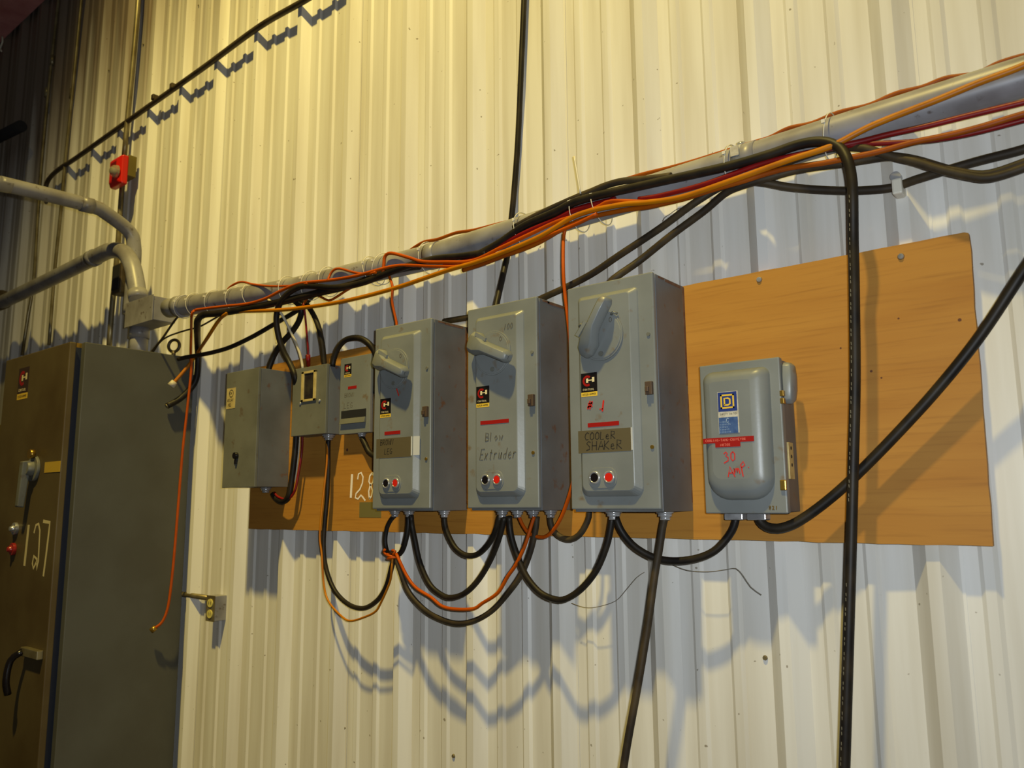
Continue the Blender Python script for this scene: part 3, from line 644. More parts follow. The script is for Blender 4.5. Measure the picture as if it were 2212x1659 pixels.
# rear conduit that comes from the room and elbows down behind it
XQ = at(287, 600, YP+.045).x
P1 = [atx(-60, 384, XQ), atx(0, 396, XQ), atx(100, 420, XQ), atx(200, 446, XQ)]
P1.insert(0, P1[0]+(P1[0]-P1[2]).normalized()*1.6); v1 = P1[4]; yq = YP+.045
P1 += [Vector((XQ, v1.y+.055, v1.z-.012)), Vector((XQ, yq-.03, v1.z-.070)), Vector((XQ, yq-.005, v1.z-.13)), Vector((XQ, yq, v1.z-.22)), Vector((XQ, yq, jz1))]
P1t = thing('elbowed_conduit', 'grey conduit reaching out from the room and bending down, upper of the two elbows', 'pipe', P1[5])
MB().tube(P1, .031, 18, step=.02).build('pipe', M_PIPE, P1t)
d_ = (P1[4]-P1[3]).normalized(); MB().cyl(P1[4]-d_*.05, P1[4], .034, 18).build('coupling', M_PIPE, P1t)
# stub from the pull box down into the cabinet
s_t = at(303, 690, YP); xs = s_t.x
st = thing('conduit_stub', 'short thick grey conduit stub from the pull box into the cabinet top', 'pipe', (xs, YP, ZT))
MB().tube([(xs, YP, jz0), (xs, YP, ZT-.01)], .036, 20, spline=False).build('pipe', M_PIPE, st)
MB().cyl((xs, YP, ZT), (xs, YP, ZT+.03), .050, 20).build('hub', M_PIPE, st)
MB().cyl((xs, YP, jz0-.045), (xs, YP, jz0), .041, 20).build('coupling', M_PIPE, st)
# thin vertical conduits
def vpipe(pts_, r, label, m=M_EMT, y=-.044, clips=()):
    P = [at(a_, b_, y) for a_, b_ in pts_]
    x = sum(p.x for p in P)/len(P)
    t = thing('thin_conduit', label, 'pipe', (x, y, P[-1].z))
    MB().tube([(p.x, y, p.z) for p in P], r, 10, step=.1).build('pipe', m, t)
    for c_ in clips:
        p = at(c_[0], c_[1], y); MB().cyl((p.x, y, p.z-.03), (p.x, y, p.z+.03), r*1.35, 10).build('coupling', m, t)
    return t
vpipe([(133, -60), (125, 15), (104, 205), (86, 405), (73, 603), (61, 679), (48, 768)], .009, 'thin dull conduit running straight up the wall, leftmost of the thin ones', clips=((113, 130), (101, 200)))
vpipe([(183, -60), (176, 0), (156, 205), (142, 339), (132, 451), (119, 578), (106, 745)], .009, 'thin dull conduit up the wall, between the leftmost one and the fire alarm', clips=((155, 203),))
vpipe([(301, -50), (299, 0), (288, 130), (276, 253), (268, 342)], .013, 'thin bright conduit coming down into the top of the red fire alarm')
vpipe([(265, 392), (262, 426), (253, 552), (243, 654), (235, 760)], .013, 'thin conduit from under the fire alarm down behind the elbows')
p = at(262, 604, -.06)
lbx = thing('wall_junction_box', 'small dark junction box on the wall behind the lower elbow', 'junction box', (p.x, -.05, p.z-.05))
MB().box(p.x-.045, p.x+.045, -.085, -.030, p.z-.075, p.z+.075).build('body', M_EMTD, lbx, bevel=.006)
MB().box(p.x-.035, p.x+.035, -.089, -.085, p.z-.055, p.z+.065).build('lid', M_DARK, lbx)
# long level conduit near the roof
HC = [on_rib(*q_) for q_ in ((740, -52), (660, 0), (560, 58), (440, 146), (300, 245), (165, 341), (135, 360))]
zavg = sum(p.z for p in HC[1:6])/5
e0 = HC[-1]; HC = [Vector((p.x, p.y, p.z)) for p in HC] + [on_rib(112, 379), on_rib(101, 396), on_rib(96, 420)]
hc = thing('level_conduit', 'dark thin conduit crossing the wall high up and turning down at its end', 'pipe', HC[3])
MB().tube(HC, .0125, 12, step=.04).build('pipe', M_EMTD, hc)
for a_, b_ in ((375, 189), (335, 213)):
    p = on_rib(a_, b_); q = MB(); q.box(p.x-.012, p.x+.012, p.y-.016, p.y+.012, p.z-.010, p.z+.017); q.build('clamp', M_EMTD, hc, bevel=.003)
# dark stub at the far left edge
p0 = at(-60, 325, -.12); p1 = at(46, 272, -.12)
q = MB(); q.tube([p0+Vector((-2.0, 0, 0)), p0, p1], .034, 14, spline=False); o = q.build('dark_pipe_end', M_DARK); tag(o, 'dark pipe end poking in at the left edge below the beam', 'pipe')
# small bent conduit above the olive cabinet
q = MB(); q.tube([at(22, 917, -.15)+Vector((0, 0, -.08)), at(22, 917, -.15), at(23, 890, -.15), at(28, 868, -.15), at(40, 853, -.15), at(60, 845, -.15)], .015, 12)
o = q.build('bent_conduit', M_PIPE); tag(o, 'short bent grey conduit rising from the olive cabinet to the tall cabinet', 'pipe')

# ------------------------------------------------------------------ red oxide beam at the upper left
YBM = -.16
c = at(50, 45, -.032); zb_ = c.z
bm_ = thing('steel_beam', 'dusty red-oxide steel beam crossing the upper left corner', 'beam', (-3.4, YBM, zb_))
xe = at(150, -50, -.032).x
MB().box(-5.4, xe, YBM, -.032, zb_, zb_+.012).build('lower_flange', M_RUSTST, bm_, bevel=.002)
MB().box(-5.4, xe, YBM+.058, YBM+.066, zb_+.012, zb_+.40).build('web', M_RUSTST, bm_)
MB().box(-5.4, xe, YBM, -.032, zb_+.40, zb_+.412).build('upper_flange', M_RUSTST, bm_, bevel=.002)
MB().box(-5.4, xe, YBM-.010, YBM, zb_-.004, zb_+.42).build('face_plate', M_RUSTST, bm_)
p = at(4, 92, YBM-.02)
q = MB(); q.tube([p+Vector((0, 0, .04)), p+Vector((.01, 0, .0)), p+Vector((-.02, .0, -.03)), p+Vector((.005, 0, -.06))], .006, 6)
o = q.build('cobweb_tuft', M_TIE); tag(o, 'pale tuft of cobweb hanging from the steel beam', 'cobweb')

# ------------------------------------------------------------------ fire alarm
Xr = at(294, 360, -.032).x; yb_ = atx(277, 360, Xr).y
Xl = Xr-.085
za, zb2 = at(285, 338, (yb_-.03)/2).z, at(285, 381, (yb_-.03)/2).z
al = thing('fire_alarm', 'red fire alarm strobe on an olive back box, high on the wall', 'alarm', ((Xl+Xr)/2, -.03, zb2))
MB().box(Xl, Xr, yb_, -.030, zb2, za).build('back_box', M_OLIVE, al, bevel=.002)
yr = yb_-.045
r0, r1 = at(241, 360, yr).x, Xr+.004
zr1 = at(262, 329, yr).z; zr0 = at(262, 389, yr).z
q = MB(); q.loft([[(Xl-.03, yb_, zr0), (r1, yb_, zr0), (r1, yb_, zr1), (Xl-.03, yb_, zr1)], [(Xl-.03, yb_-.03, zr0), (r1, yb_-.03, zr0), (r1, yb_-.03, zr1), (Xl-.03, yb_-.03, zr1)], [(Xl-.015, yr, zr0+.02), (r1-.03, yr, zr0+.02), (r1-.03, yr, zr1-.02), (Xl-.015, yr, zr1-.02)]], smooth=False)
q.build('housing', M_ALARM, al, bevel=.006, seg=3)
p = at(246, 369, yr-.01)
import bmesh
q = MB(); rings = []
for k in range(7):
    a = k*math.pi/2/6; rr_ = .032*math.cos(a)+.0005
    rings.append([(p.x+rr_*math.cos(2*math.pi*j/14), yr-.034*math.sin(a)+.004, p.z+rr_*math.sin(2*math.pi*j/14)) for j in range(14)])
q.loft(rings, smooth=False); q.build('strobe_lens', M_LENS, al)
q = MB(); q.cyl((p.x, yr+.002, p.z), (p.x, yr-.022, p.z), .012, 10); q.build('strobe_tube', M_ZINC, al)
for dz_ in (.02, ):
    MB().box(Xl+.0, Xr-.03, yr-.002, yr+.01, zr1-.05, zr1-.032).build('slot', mat('dark_red', (120, 14, 12), rough=.4), al)

# ------------------------------------------------------------------ wall outlet low on the left
Xr = at(488, 1315, -.002).x; yo = atx(464, 1315, Xr).y; Xl = at(447, 1315, yo).x; zt_ = at(464, 1288, yo).z; zb3 = at(464, 1343, yo).z
ol = thing('wall_outlet', 'small grey surface outlet box with two yellow sockets, right of the tall cabinet', 'outlet', ((Xl+Xr)/2, 0, zb3))
MB().box(Xl, Xr, yo, -.0005, zb3, zt_).build('box', M_PIPE, ol, bevel=.002)
MB().box(Xl-.001, Xr+.001, yo-.003, yo, zb3-.001, zt_+.001).build('cover_plate', M_EMT, ol)
for s_ in (.32, -.32):
    zc = (zt_+zb3)/2+s_*(zt_-zb3)*.68; xc = (Xl+Xr)/2
    q = MB(); o_ = [(xc+.018*math.cos(2*math.pi*k/18), zc+.016*math.sin(2*math.pi*k/18)) for k in range(18)]
    so = q.plate(o_, yo-.006, .003).build('socket', mat('yellowed_plastic', (214, 200, 110), rough=.4), ol)
    q = MB(); q.box(xc-.008, xc-.005, yo-.0065, yo-.006, zc-.006, zc+.006); q.box(xc+.005, xc+.008, yo-.0065, yo-.006, zc-.006, zc+.006); q.build('slots', M_DARK, so)
p = at(449, 1292, yo/2)
q = MB(); q.tube([(XR-.20, yo/2, p.z+.006), (Xl-.001, yo/2, p.z)], .0105, 12, spline=False)
o = q.build('outlet_conduit', M_EMT); tag(o, 'short thin conduit from behind the tall cabinet to the wall outlet', 'pipe')

# ------------------------------------------------------------------ cables
def cable(name, label, pts_, r, m, ydef=-.15, cat='cable', printing=None, n=10):
    P = []
    for q_ in pts_:
        if isinstance(q_, Vector): P.append(q_)
        else: P.append(AT(q_[0], q_[1], q_[2] if len(q_) > 2 else ydef))
    mb = MB(); mb.tube(P, r, n, step=.010)
    o = mb.build(name, m); tag(o, label, cat); return o, P
F = -10.0     # marks a depth given from the front of the conduit
def AT(px_, py_, y):
    if y < -5: y = yax(px_)-RP+(y+10)
    elif px_ > 900 and py_ < 585 and -.157 < y < -.118: y += .030
    return at(px_, py_, y)
# vertical black cable with white printing
kp = [(1030, 552, F-.010), (1080, 524, F-.010), (1133, 488, F-.010), (1200, 458, F-.012), (1255, 432, F-.013), (1383, 402, F-.012), (1566, 361, F-.012), (1658, 335, F-.012), (1727, 312, F-.012), (1777, 306, F-.014), (1812, 318, F-.018), (1830, 344, F-.030), (1839, 381, F-.032), (1842, 426, F-.030), (1843, 518, -.155), (1845, 610, -.128), (1847, 820, -.125), (1843, 1000, -.125), (1838, 1200, -.130), (1832, 1400, -.140), (1824, 1659, -.150), (1818, 1800, -.155)]
o, P = cable('power_cable', 'thick black cable with white printing hanging straight down in front of the plywood', kp, .0112, M_BLACK)
# printed dashes along its front
mb = MB(); Q = []
def dense(P, st=.009):
    out = []
    for a, b in zip(P[:-1], P[1:]):
        k = max(1, int((b-a).length/st))
        for j in range(k): out.append(a+(b-a)*j/k)
    return out
for i_, p in enumerate(dense(P[13:])):
    if i_ % 3 == 2 or (i_ // 17) % 5 == 4: continue
    x = p.x-.0040; mb.box(x-.0004, x+.0004, p.y-.01075, p.y-.0098, p.z-.0032, p.z+.0030)
mb = mb.build('printing', mat('grey_print', (140, 132, 108), rough=.6), o)
# black cable carried on the conduit to the left, loops down between the small boxes
cable('power_cable', 'black cable along the conduit that drops between the two leftmost boxes and loops under', [(1052, 545, F-.010), (1000, 553, F-.010), (934, 560, F-.010), (862, 581, F-.011), (782, 611, F-.012), (725, 621, F-.012), (677, 618, F-.012), (649, 619, F-.014), (620, 636, F-.012), (602, 662, F-.006), (597, 693, -.165), (603, 731, -.145), (613, 760, -.13), (626, 785, -.12), (637, 812, -.122), (640, 850, -.10), (640, 930, -.09), (637, 980, -.09), (631, 1030, -.09), (624, 1072, -.09), (610, 1084, -.09), (596, 1076, -.09), at(590, 1066, -.09)], .0105, M_BLACK)
cable('power_cable', 'black cable looping over itself above the leftmost box and entering its top', [(660, 640, -.12), (645, 628, -.13), (622, 640, -.145), (607, 665, -.145), Vector(at(630, 644, -.14)), (650, 665, -.13), (647, 690, -.12), (632, 715, -.115), (608, 742, -.115), (592, 768, -.115), (581, 796, -.12), (581, 802, -.12)][4:], .0105, M_BLACK)
cable('power_cable', 'black cable arching from the loop down into the top of the windowed box', [(602, 680, -.12), (604, 658, -.12), (618, 646, -.12), (637, 643, -.12), (657, 652, -.12), (675, 676, -.115), (688, 706, -.11), (696, 742, -.105), (699, 770, -.10), (701, 792, -.10)], .0095, M_BLACK)
cable('wire', 'pale cream wire slanting down into the windowed box', [(580, 648, F), (592, 657, -.175), (611, 683, -.155), (630, 721, -.12), (645, 756, -.11), (652, 782, -.10), (654, 797, -.10)], .0048, M_WHITEW)
o, P = cable('wire', 'red wire with a swollen splice dropping into the windowed box', [(656, 655, -.13), (660, 690, -.12), (663, 725, -.115), (666, 760, -.11), (666, 792, -.10)], .0036, M_RED)
q = MB(); q.tube([P[-2]+Vector((0, 0, -.01)), P[-1]+Vector((0, 0, .004))], .0075, 10, spline=False); q.build('splice', M_RED, o)
cable('power_cable', 'black cable arching between the windowed box and the slotted box', [(718, 792, -.095), (720, 778, -.095), (730, 752, -.095), (744, 736, -.095), (761, 730, -.09), (780, 731, -.085), (797, 742, -.08), (808, 758, -.072), (813, 776, -.068), (813, 800, -.065), (812, 850, -.062)], .0100, M_BLACK)
cable('power_cable', 'black cable leaving the slotted box bottom toward the BROWN LEG starter', [Vector((.665, -.066, Z0+.305)), (790, 962, -.066), (797, 976, -.066), (808, 985, -.067), (822, 990, -.07)], .0095, M_BLACK)
cable('power_cable', 'dark cable swooping from the conduit across bare wall to the tall cabinet', [(700, 625, -.075), (680, 636, -.08), (655, 660, -.085), (637, 674, -.09), (610, 690, -.085), (586, 704, -.08), (544, 728, -.075), (497, 750, -.08), (460, 761, -.09), (430, 767, -.10), (400, 772, -.11), (385, 776, -.12)], .0088, M_BLACK)
hang = [(905, 574, F+.006), (850, 584, F+.004), (760, 615, F+.003), (690, 632, F+.002), (625, 648, F-.002), (560, 662, F-.008), (516, 670, F-.010), (470, 677, F-.012), (440, 680, F-.014), (428, 690, F-.02), (426, 710, -.19)]
hp_ = [AT(*q_) for q_ in hang]; xh = hp_[-1].x
hp_ += [atx(427, 745, -.36), atx(428, 780, -.38), atx(424, 818, -.40), atx(411, 840, -.415), atx(388, 862, -.43), atx(361, 877, -.438)]
o, P = cable('power_cable', 'thick black cable with a cut end hanging from the conduit beside the tall cabinet', hp_, .0128, M_BLACK)
q = MB(); q.cyl(P[-1], P[-1]+(P[-1]-P[-2]).normalized()*.004, .0095, 12); q.build('cut_end', M_EMT, o)
# orange cord from the bundle, dangling in front of the cabinet side
oc_ = [(1290, 462), (1240, 486), (1158, 519), (1080, 548), (1002, 573), (944, 575), (878, 573), (850, 575), (820, 582), (763, 597), (706, 606), (649, 612), (611, 626), (573, 645), (535, 656), (490, 661), (440, 667), (420, 671)]
OP = [AT(a_, b_, F-.018) for a_, b_ in oc_]
OP += [AT(414, 682, F-.024), atx(413, 720, -.372), atx(412, 765, -.375), atx(413, 800, -.375), atx(405, 880, -.385), atx(395, 970, -.39), atx(386, 1080, -.39), atx(378, 1180, -.39), atx(370, 1262, -.39), atx(362, 1315, -.395), atx(350, 1344, -.405), atx(334, 1357, -.42)]
o, P = cable('extension_cord', 'orange cord that leaves the bundle and dangles beside the tall cabinet', OP, .0052, M_ORANGE)
q = MB(); d_ = (P[-1]-P[-2]).normalized(); q.cyl(P[-1]-d_*.006, P[-1]+d_*.016, .0105, 12); q.build('brass_end', M_BRASS, o)
# mustard cable
mu = [(2300, 98, F-.012), (2208, 143, F-.012), (2116, 178, F-.012), (2024, 216, F-.013), (1887, 270, F-.014), (1795, 316, F-.020), (1704, 346, F-.020), (1589, 387, F-.020), (1475, 425, F-.018), (1400, 437, F-.016), (1337, 443, F-.015), (1246, 465, F-.018), (1158, 515, F-.022), (1041, 562, F-.022), (963, 585, F-.020), (847, 624, F-.012), (730, 653, F-.010), (613, 669, F-.010), (508, 673, F-.012), (486, 680, F-.016), (470, 696, -.19), (448, 730, -.175)]
MP = [AT(*q_) for q_ in mu] + [atx(428, 760, -.37), atx(410, 786, -.385), atx(392, 808, -.40), atx(376, 826, -.415)]
o, P = cable('extension_cord', 'mustard yellow cord along the bundle with a white plug end by the cabinet', MP, .0068, M_MUST, n=10)
q = MB(); d_ = (P[-1]-P[-2]).normalized(); q.cyl(P[-1]-d_*.004, P[-1]+d_*.020, .013, 12, .016); q.build('plug', M_WHITEW, o)
# wavy orange cord on top of the conduit
zt = .040
cable('extension_cord', 'thin orange cord lying wavy along the top of the grey conduit', [(2290, 104, -.07), (2212, 120, -.07), (2158, 136, -.07), (2108, 159, -.07), (2042, 169, -.07), (1993, 188, -.07), (1935, 202, -.07), (1877, 227, -.07), (1811, 243, -.07), (1754, 266, -.07), (1704, 277, -.07), (1663, 297, -.07), (1630, 307, -.07), (1556, 330, -.07), (1498, 348, -.07), (1444, 363, -.07), (1382, 378, -.07), (1310, 402, -.07), (1225, 440, -.07), (1140, 468, -.07), (1079, 483, -.07), (1024, 497, -.07), (985, 503, -.07), (945, 517, -.075), (915, 523, -.075), (887, 540, -.07), (872, 552, -.06)], .0050, M_RUST)
cable('wire', 'orange wire humping over the conduit near its left end', [(486, 640, -.145), (493, 624, -.150), (508, 613, -.152), (524, 609, -.155), (546, 614, -.165), (580, 618, F-.006), (615, 618, F-.010), (640, 616, F-.012), (665, 612, F-.020)], .0042, M_ORANGE)
cable('wire', 'orange wire in a small hump over the conduit above the slotted box', [(708, 606, F-.02), (712, 596, F-.008), (719, 585, F-.004), (733, 580, F-.004), (763, 588, F-.006), (791, 592, F-.014), (812, 588, F-.022)], .0042, M_ORANGE)
cable('wire', 'red-orange cord rising in a square hump and joining the cable bundle', [(827, 590, F-.012), (829, 576, F-.012), (831, 556, F-.010), (838, 548, F-.010), (853, 548, F-.010), (885, 557, F-.012), (913, 565, F-.020), (963, 566, F-.020), (1021, 563, F-.018), (1080, 536, F-.016), (1140, 508, F-.014), (1200, 480, F-.014), (1240, 467, F-.014), (1290, 448, F-.012), (1320, 435, F-.012), (1400, 436, F-.011), (1440, 432, F-.010)], .0055, M_ORANGE)
cable('wire', 'dark orange wire sagging just under the conduit left of the BROWN LEG starter', [(652, 668, -.125), (660, 650, -.13), (674, 638, -.135), (690, 640, -.135), (710, 649, -.135), (726, 642, -.135), (746, 629, -.132), (765, 618, -.13)], .0042, M_RUST)
cable('wire', 'orange wire dropping from the bundle into the BROWN LEG starter', [(838, 585, F), (842, 600, F), (848, 620, -.135), (847, 650, -.13), (851, 672, -.125), (856, 694, -.12), (857, 706, -.12)], .0042, M_ORANGE)
cable('wire', 'orange-red wire dropping between the two right starters and looping under them', [(1227, 478, F), (1221, 495, F-.004), (1217, 520, -.145), (1217, 590, -.145), (1221, 640, -.145), (1227, 690, -.145), (1232, 740, -.148), (1238, 820, -.15), (1243, 900, -.15), (1243, 980, -.15), (1238, 1040, -.15), (1217, 1107, -.14), (1196, 1144, -.135), (1175, 1160, -.13), (1144, 1153, -.13), (1127, 1130, -.13), (1120, 1112, -.13)], .0048, M_ORANGE)
# black cable from the roof
cable('power_cable', 'black cable coming down from the roof behind the conduit into the middle starter', [(1134, -60, -.018), (1132, 0, -.018), (1127, 120, -.018), (1119, 300, -.018), (1110, 420, -.018), (1104, 480, -.020), (1098, 540, -.030), (1090, 580, -.06), (1081, 620, -.08), (1073, 655, -.10), (1071, 668, -.11)], .0088, M_BLACK)
# lower brown-black pair
cable('power_cable', 'dusty black cable sagging below the conduit at right, then slanting behind the middle starter', [(2290, 292, -.075), (2212, 322, -.075), (2116, 347, -.072), (2047, 367, -.068), (1979, 388, -.06), (1940, 402, -.050), (1910, 408, -.052), (1841, 412, -.055), (1773, 410, -.06), (1704, 404, -.075), (1640, 393, -.10), (1594, 394, -.12), (1557, 404, -.12), (1498, 440, -.10), (1429, 491, -.085), (1337, 552, -.075), (1269, 597, -.07), (1180, 640, -.066), (1100, 672, -.064), (1010, 686, -.062), (960, 694, -.062)], .0092, M_BROWN)
cable('power_cable', 'dusty black cable slanting down into the top of the COOLER SHAKER starter', [(2290, 320, -.090), (2212, 352, -.090), (2139, 376, -.090), (2093, 376, -.088), (2047, 366, -.088), (1979, 346, -.085), (1924, 338, -.080), (1880, 343, -.080), (1818, 353, -.085), (1727, 366, -.12), (1660, 384, -.135), (1600, 402, -.140), (1566, 418, -.135), (1521, 456, -.125), (1452, 507, -.12), (1383, 562, -.12), (1340, 592, -.125), (1322, 606, -.13), (1316, 616, -.135)], .0092, M_BROWN)
cable('power_cable', 'brown dusty cable crossing under the mustard cord at right', [(2290, 328, -.105), (2212, 362, -.105), (2139, 384, -.105), (2093, 380, -.105), (2030, 366, -.105), (1979, 350, -.105), (1936, 340, -.105), (1897, 329, -.11), (1868, 321, -.115), (1819, 318, -.125), (1770, 326, -.130), (1700, 350, -.132), (1640, 372, -.128)], .0088, M_BROWN)
cable('power_cable', 'second dusty cable riding on the conduit beside the printed black one', [(1450, 380, F-.006), (1403, 386, F-.006), (1346, 391, F-.006), (1308, 401, F-.008), (1279, 413, F-.008), (1251, 424, F-.006), (1194, 449, F-.004), (1150, 470, F-.003), (1110, 492, F-.003)], .0088, M_BROWN)
# reds and the brown-orange on the right
cable('extension_cord', 'dark red cord fanning away under the conduit at the right edge, upper of the reds', [(2290, 201, -.135), (2212, 221, -.135), (2092, 250, -.135), (1995, 274, -.137), (1917, 291, -.140), (1858, 306, -.142), (1800, 318, F-.008), (1750, 329, F-.008), (1650, 352, F-.008), (1521, 398, F-.008), (1429, 422, F-.006), (1380, 430, F-.006)], .0062, M_RED)
cable('extension_cord', 'dark red cord beneath the brown-orange one at the right edge', [(2290, 238, -.135), (2212, 259, -.135), (2112, 285, -.135), (2034, 300, -.135), (1975, 306, -.137), (1917, 309, -.14), (1848, 313, -.142), (1790, 322, F-.004), (1700, 345, F-.004)], .0055, M_RED)
cable('extension_cord', 'brown-orange cord diverging lowest of the coloured cords at the right edge', [(2290, 226, -.148), (2212, 246, -.148), (2112, 276, -.148), (2034, 295, -.148), (1975, 307, -.148), (1897, 328, -.148), (1839, 340, -.150), (1780, 352, -.152), (1704, 363, -.150), (1650, 377, -.150), (1600, 393, F-.012), (1540, 410, F-.010), (1475, 430, F-.008), (1400, 447, F-.006), (1337, 456, F-.006), (1246, 479, F-.008), (1158, 527, F-.010), (1080, 556, F-.010), (1041, 571, F-.008), (1000, 584, F-.004)], .0062, M_RUST)
cable('extension_cord', 'dark red cord between the black and mustard cables mid bundle', [(1330, 430, F-.003), (1246, 452, F-.008), (1200, 474, F-.008), (1140, 500, F-.008), (1080, 530, F-.008), (1040, 553, F-.006), (1000, 566, F-.006), (960, 572, F-.004)], .0075, M_RED)
# diagonal black cable to the domed switch
cable('power_cable', 'thick black cable slanting down from the right edge to the domed switch', [(2290, 469, -.125), (2212, 583, -.115), (2117, 726, -.100), (2024, 842, -.092), (1930, 945, -.088), (1850, 1026, -.088), (1798, 1073, -.090), (1750, 1110, -.094), (1712, 1133, -.098), (1680, 1142, -.10), (1656, 1138, -.10), (1643, 1127, -.10), (1639, 1116, -.10)], .0108, M_BLACK)
# loops under the boxes
ZL = Z0+.052
def C1(px_, y): p = at(px_, 1112, y); return Vector((p.x, y, ZL))
cable('power_cable', 'thin black cable from the first connector of the BROWN LEG starter to the tie knot', [C1(853, YC), (845, 1122, YC), (836, 1140, YC), (832, 1167, YC), (836, 1190, YC), (846, 1202, YC-.01)], .0070, M_BLACK)
cable('power_cable', 'black cable from the second connector of the BROWN LEG starter to the tie knot', [C1(882, YC), (882, 1130, YC), (879, 1155, YC), (872, 1182, YC), (864, 1196, YC), (850, 1203, YC-.01)], .0080, M_BLACK)
cable('power_cable', 'black cable hanging in a loop from the tie knot to the windowed box', [(852, 1200, YC-.01), (846, 1225, YC-.01), (834, 1268, -.12), (814, 1298, -.11), (785, 1314, -.10), (752, 1305, -.09), (722, 1274, -.085), (704, 1226, -.08), (699, 1178, -.08), (702, 1123, -.08), (707, 1068, -.078), (709, 1010, -.076), (709, 962, -.075), Vector((.505, -.075, Z0+.306))], .0078, M_BLACK)
cable('wire', 'yellow-orange wire hanging lowest in a kinked loop left of the tie knot', [(848, 1203, YC-.02), (846, 1230, YC-.02), (842, 1258, YC-.01), (822, 1304, -.12), (810, 1322, -.115), (785, 1334, -.11), (759, 1341, -.105), (741, 1334, -.10), (711, 1301, -.095), (700, 1265, -.09), (695, 1197, -.09), (691, 1160, -.09), (695, 1105, -.09), (701, 1050, -.088), (706, 1000, -.085), (707, 965, -.08), (707, 948, -.078)], .0034, M_MUST)
cable('power_cable', 'dusty brown cable in the lowest wide loop from the knot to the middle starter', [(854, 1202, YC-.012), (862, 1226, YC-.012), (882, 1277, -.13), (917, 1317, -.13), (954, 1338, -.13), (990, 1347, -.13), (1027, 1340, -.13), (1064, 1318, -.13), (1100, 1278, -.13), (1126, 1241, -.13), (1144, 1197, -.13), (1156, 1150, -.13), C1(1160, -.13)], .0078, M_BROWN)
cable('wire', 'orange wire in a kinked loop from the knot to the middle starter', [(856, 1196, YC-.02), (864, 1214, YC-.022), (880, 1246, -.145), (899, 1270, -.145), (932, 1291, -.145), (954, 1309, -.145), (983, 1316, -.145), (1023, 1315, -.145), (1042, 1303, -.145), (1075, 1281, -.145), (1097, 1245, -.145), (1115, 1219, -.145), (1134, 1178, -.145), (1148, 1134, -.14), C1(1154, -.138)], .0048, M_ORANGE)
cable('power_cable', 'black cable in a deep loop between the BROWN LEG and middle starters', [C1(888, YC-.008), (890, 1135, YC), (896, 1165, YC), (907, 1215, YC), (928, 1262, YC), (954, 1285, YC), (975, 1291, YC), (1005, 1281, YC), (1034, 1252, YC), (1060, 1208, -.135), (1079, 1160, -.145), C1(1090, -.150)], .0080, M_BLACK)
cable('power_cable', 'black cable in the shallowest loop between the BROWN LEG and middle starters', [C1(960, YC), (961, 1132, YC), (967, 1153, YC), (984, 1184, YC), (1008, 1200, YC), (1034, 1196, YC), (1059, 1170, -.135), (1073, 1138, -.145), C1(1080, -.150)], .0080, M_BLACK)
cable('power_cable', 'black cable in a deep loop from the middle starter to the COOLER SHAKER starter', [C1(1100, -.145), (1101, 1135, -.14), (1106, 1165, -.14), (1119, 1204, -.14), (1138, 1246, -.14), (1167, 1280, -.14), (1200, 1295, -.14), (1224, 1293, -.14), (1256, 1272, -.14), (1288, 1232, -.14), (1310, 1180, -.14), (1319, 1140, -.14), C1(1322, -.14)], .0082, M_BLACK)
cable('power_cable', 'short brown cable dipping between the middle and COOLER SHAKER starters', [C1(1188, -.11), (1190, 1132, -.11), (1197, 1148, -.11), (1213, 1161, -.11), (1234, 1165, -.11), (1252, 1155, -.11), (1265, 1135, -.11), C1(1272, -.11), C1(1273, -.11)+Vector((0, 0, .020))], .0078, M_BROWN)
cable('power_cable', 'black cable looping from the COOLER SHAKER starter to the domed switch', [C1(1330, -.14), (1337, 1136, -.14), (1350, 1158, -.135), (1375, 1184, -.13), (1414, 1205, -.12), (1457, 1212, -.115), (1506, 1206, -.11), (1545, 1189, -.105), (1574, 1158, -.10), (1586, 1136, -.10), C1(1590, -.10)], .0088, M_BLACK)
cable('power_cable', 'straight dusty brown cable hanging from the COOLER SHAKER starter past the floor edge of view', [C1(1436, -.13), (1431, 1140, -.13), (1424, 1187, -.135), (1414, 1245, -.14), (1401, 1340, -.15), (1388, 1422, -.16), (1374, 1503, -.17), (1353, 1620, -.18), (1335, 1740, -.19)], .0092, M_BROWN)
cable('wire', 'red wire beside the black one between the two leftmost boxes', [(653, 938, -.075), (653, 960, -.075), (651, 985, -.078), (645, 1022, -.08), (637, 1060, -.085), (622, 1078, -.09), (602, 1074, -.095), (592, 1064, -.095)], .0042, M_RED)
cable('wire', 'white wire beside the red one between the two leftmost boxes', [(646, 940, -.075), (646, 960, -.075), (643, 995, -.078), (638, 1030, -.08), (632, 1050, -.085)], .0034, M_WHITEW)
cable('wire', 'thin brown wire bent from the conduit end to the tall cabinet top', [(384, 684, -.20), (372, 700, -.20), (350, 732, -.20), (326, 762, -.20)], .0045, M_BROWN)
cable('wire', 'thin grey wire sagging from the bundle to the tall cabinet top', [(480, 678, -.20), (460, 690, -.18), (430, 706, -.12), (400, 714, -.12), (365, 726, -.12), (345, 740, -.14), (328, 765, -.15)], .0035, M_BROWN)
# tie knot
k_ = at(849, 1200, YC-.012)
q = MB(); q.ring(k_, (0.2, 0, 1), .017, .0045, 18, 6); q.ring(k_+Vector((.002, 0, -.008)), (-.2, .1, 1), .017, .0040, 18, 6); q.tube([k_+Vector((-.015, -.012, .002)), k_+Vector((-.028, -.012, .010)), k_+Vector((-.020, -.014, .018))], .004, 6)
q.tube([k_+Vector((.012, -.012, .002)), k_+Vector((.022, -.012, .014)), k_+Vector((.010, -.014, .016))], .004, 6)
o = q.build('cord_knot', M_ORANGE); tag(o, 'orange cord knotted round the cables under the BROWN LEG starter', 'knot')

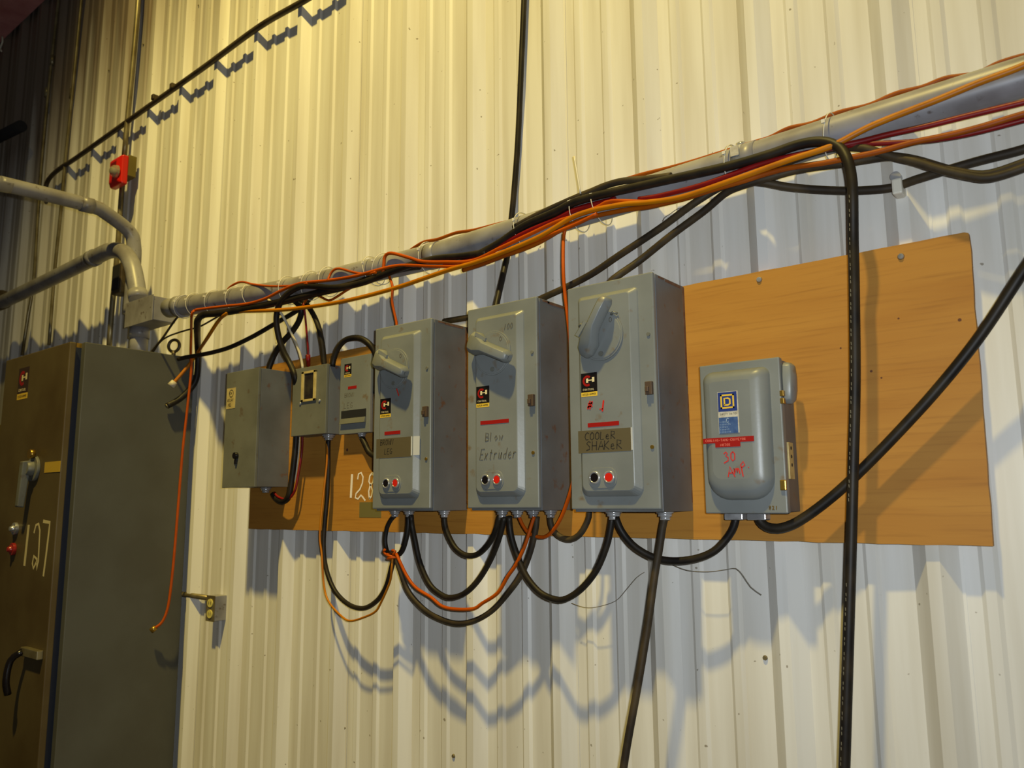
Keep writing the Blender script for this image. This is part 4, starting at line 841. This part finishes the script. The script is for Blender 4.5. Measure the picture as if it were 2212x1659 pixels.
# cable clips and ties
c = at(1941, 404, -.052)
q = thing('cable_clip', 'clear plastic clip with a screw holding the sagging cable near the right edge', 'clip', (c.x, -.03, c.z-.02))
MB().box(c.x-.010, c.x+.010, -.070, -.032, c.z-.020, c.z+.014).build('loop', M_TIE, q, bevel=.004)
sc = at(1934, 381, -.05); MB().cyl((sc.x, -.030, sc.z), (sc.x, -.052, sc.z), .0105, 14).build('screw', M_ZINC, q)
ties = [(402, 'at the conduit\'s left end by the pull box'), (427, 'second from the pull box'), (467, 'where the mustard cord leaves the conduit'), (512, 'between the cabinet and leftmost box'), (548, 'left of the black loop'), (630, 'right above the black loop'), (678, 'above the windowed box'), (716, 'left of the small orange hump'), (812, 'just left of the square orange hump'), (833, 'at the square orange hump'), (932, 'above the BROWN LEG starter'), (1137, 'above the middle starter'), (1256, 'above the gap between the right starters'), (1303, 'above the COOLER SHAKER starter'), (1586, 'just left of the conduit strap'), (1797, 'rightmost, above the hanging black cable')]
for px_, wh in ties:
    c = pst(px_); dirp = pdir(px_)
    q = MB(); ex = .016 if px_ > 600 else .010; off = Vector((0, -ex*.5, -ex*.45))
    q.ring(c+off, dirp+Vector((random.uniform(-.15, .15), 0, random.uniform(-.25, .25))), RP+ex*.62+.002, .0014, 28, 5, (1.0, 1.0))
    q.box(c.x-.004, c.x+.004, c.y-RP-ex-.006, c.y-RP-ex-.001, c.z+.006, c.z+.014)
    if px_ == 1256:
        q.tube([AT(1254, 418, F-.022), AT(1250, 395, F-.02), AT(1245, 365, F-.015), AT(1240, 338, F-.01)], .0024, 5)
    o = q.build('cable_tie', M_TIE); tag(o, ('white cable tie with a long upright tail, ' if px_ == 1256 else 'thin white cable tie round the conduit, ')+wh, 'cable tie', 'white cable ties along the conduit')
# cobweb strands below the boxes
def web(label, pts_, r=.0009):
    q = MB(); q.tube([at(a_, b_, -.05) for a_, b_ in pts_], r, 4); o = q.build('cobweb', M_WEB); tag(o, label, 'cobweb')
web('dusty cobweb strand curving left of the straight hanging cable', [(1235, 1303), (1262, 1312), (1290, 1311), (1330, 1298), (1352, 1275), (1375, 1248), (1392, 1236)])
web('dusty cobweb strand dropping below the loop to the domed switch', [(1450, 1219), (1485, 1232), (1530, 1235), (1570, 1230), (1590, 1228), (1605, 1243), (1622, 1268), (1645, 1285)])
web('short dusty cobweb on the wall above the COOLER SHAKER starter', [(1432, 478), (1436, 470), (1448, 462), (1462, 452), (1475, 448)])

for o in bpy.data.objects:
    if '_o' in o: del o['_o']
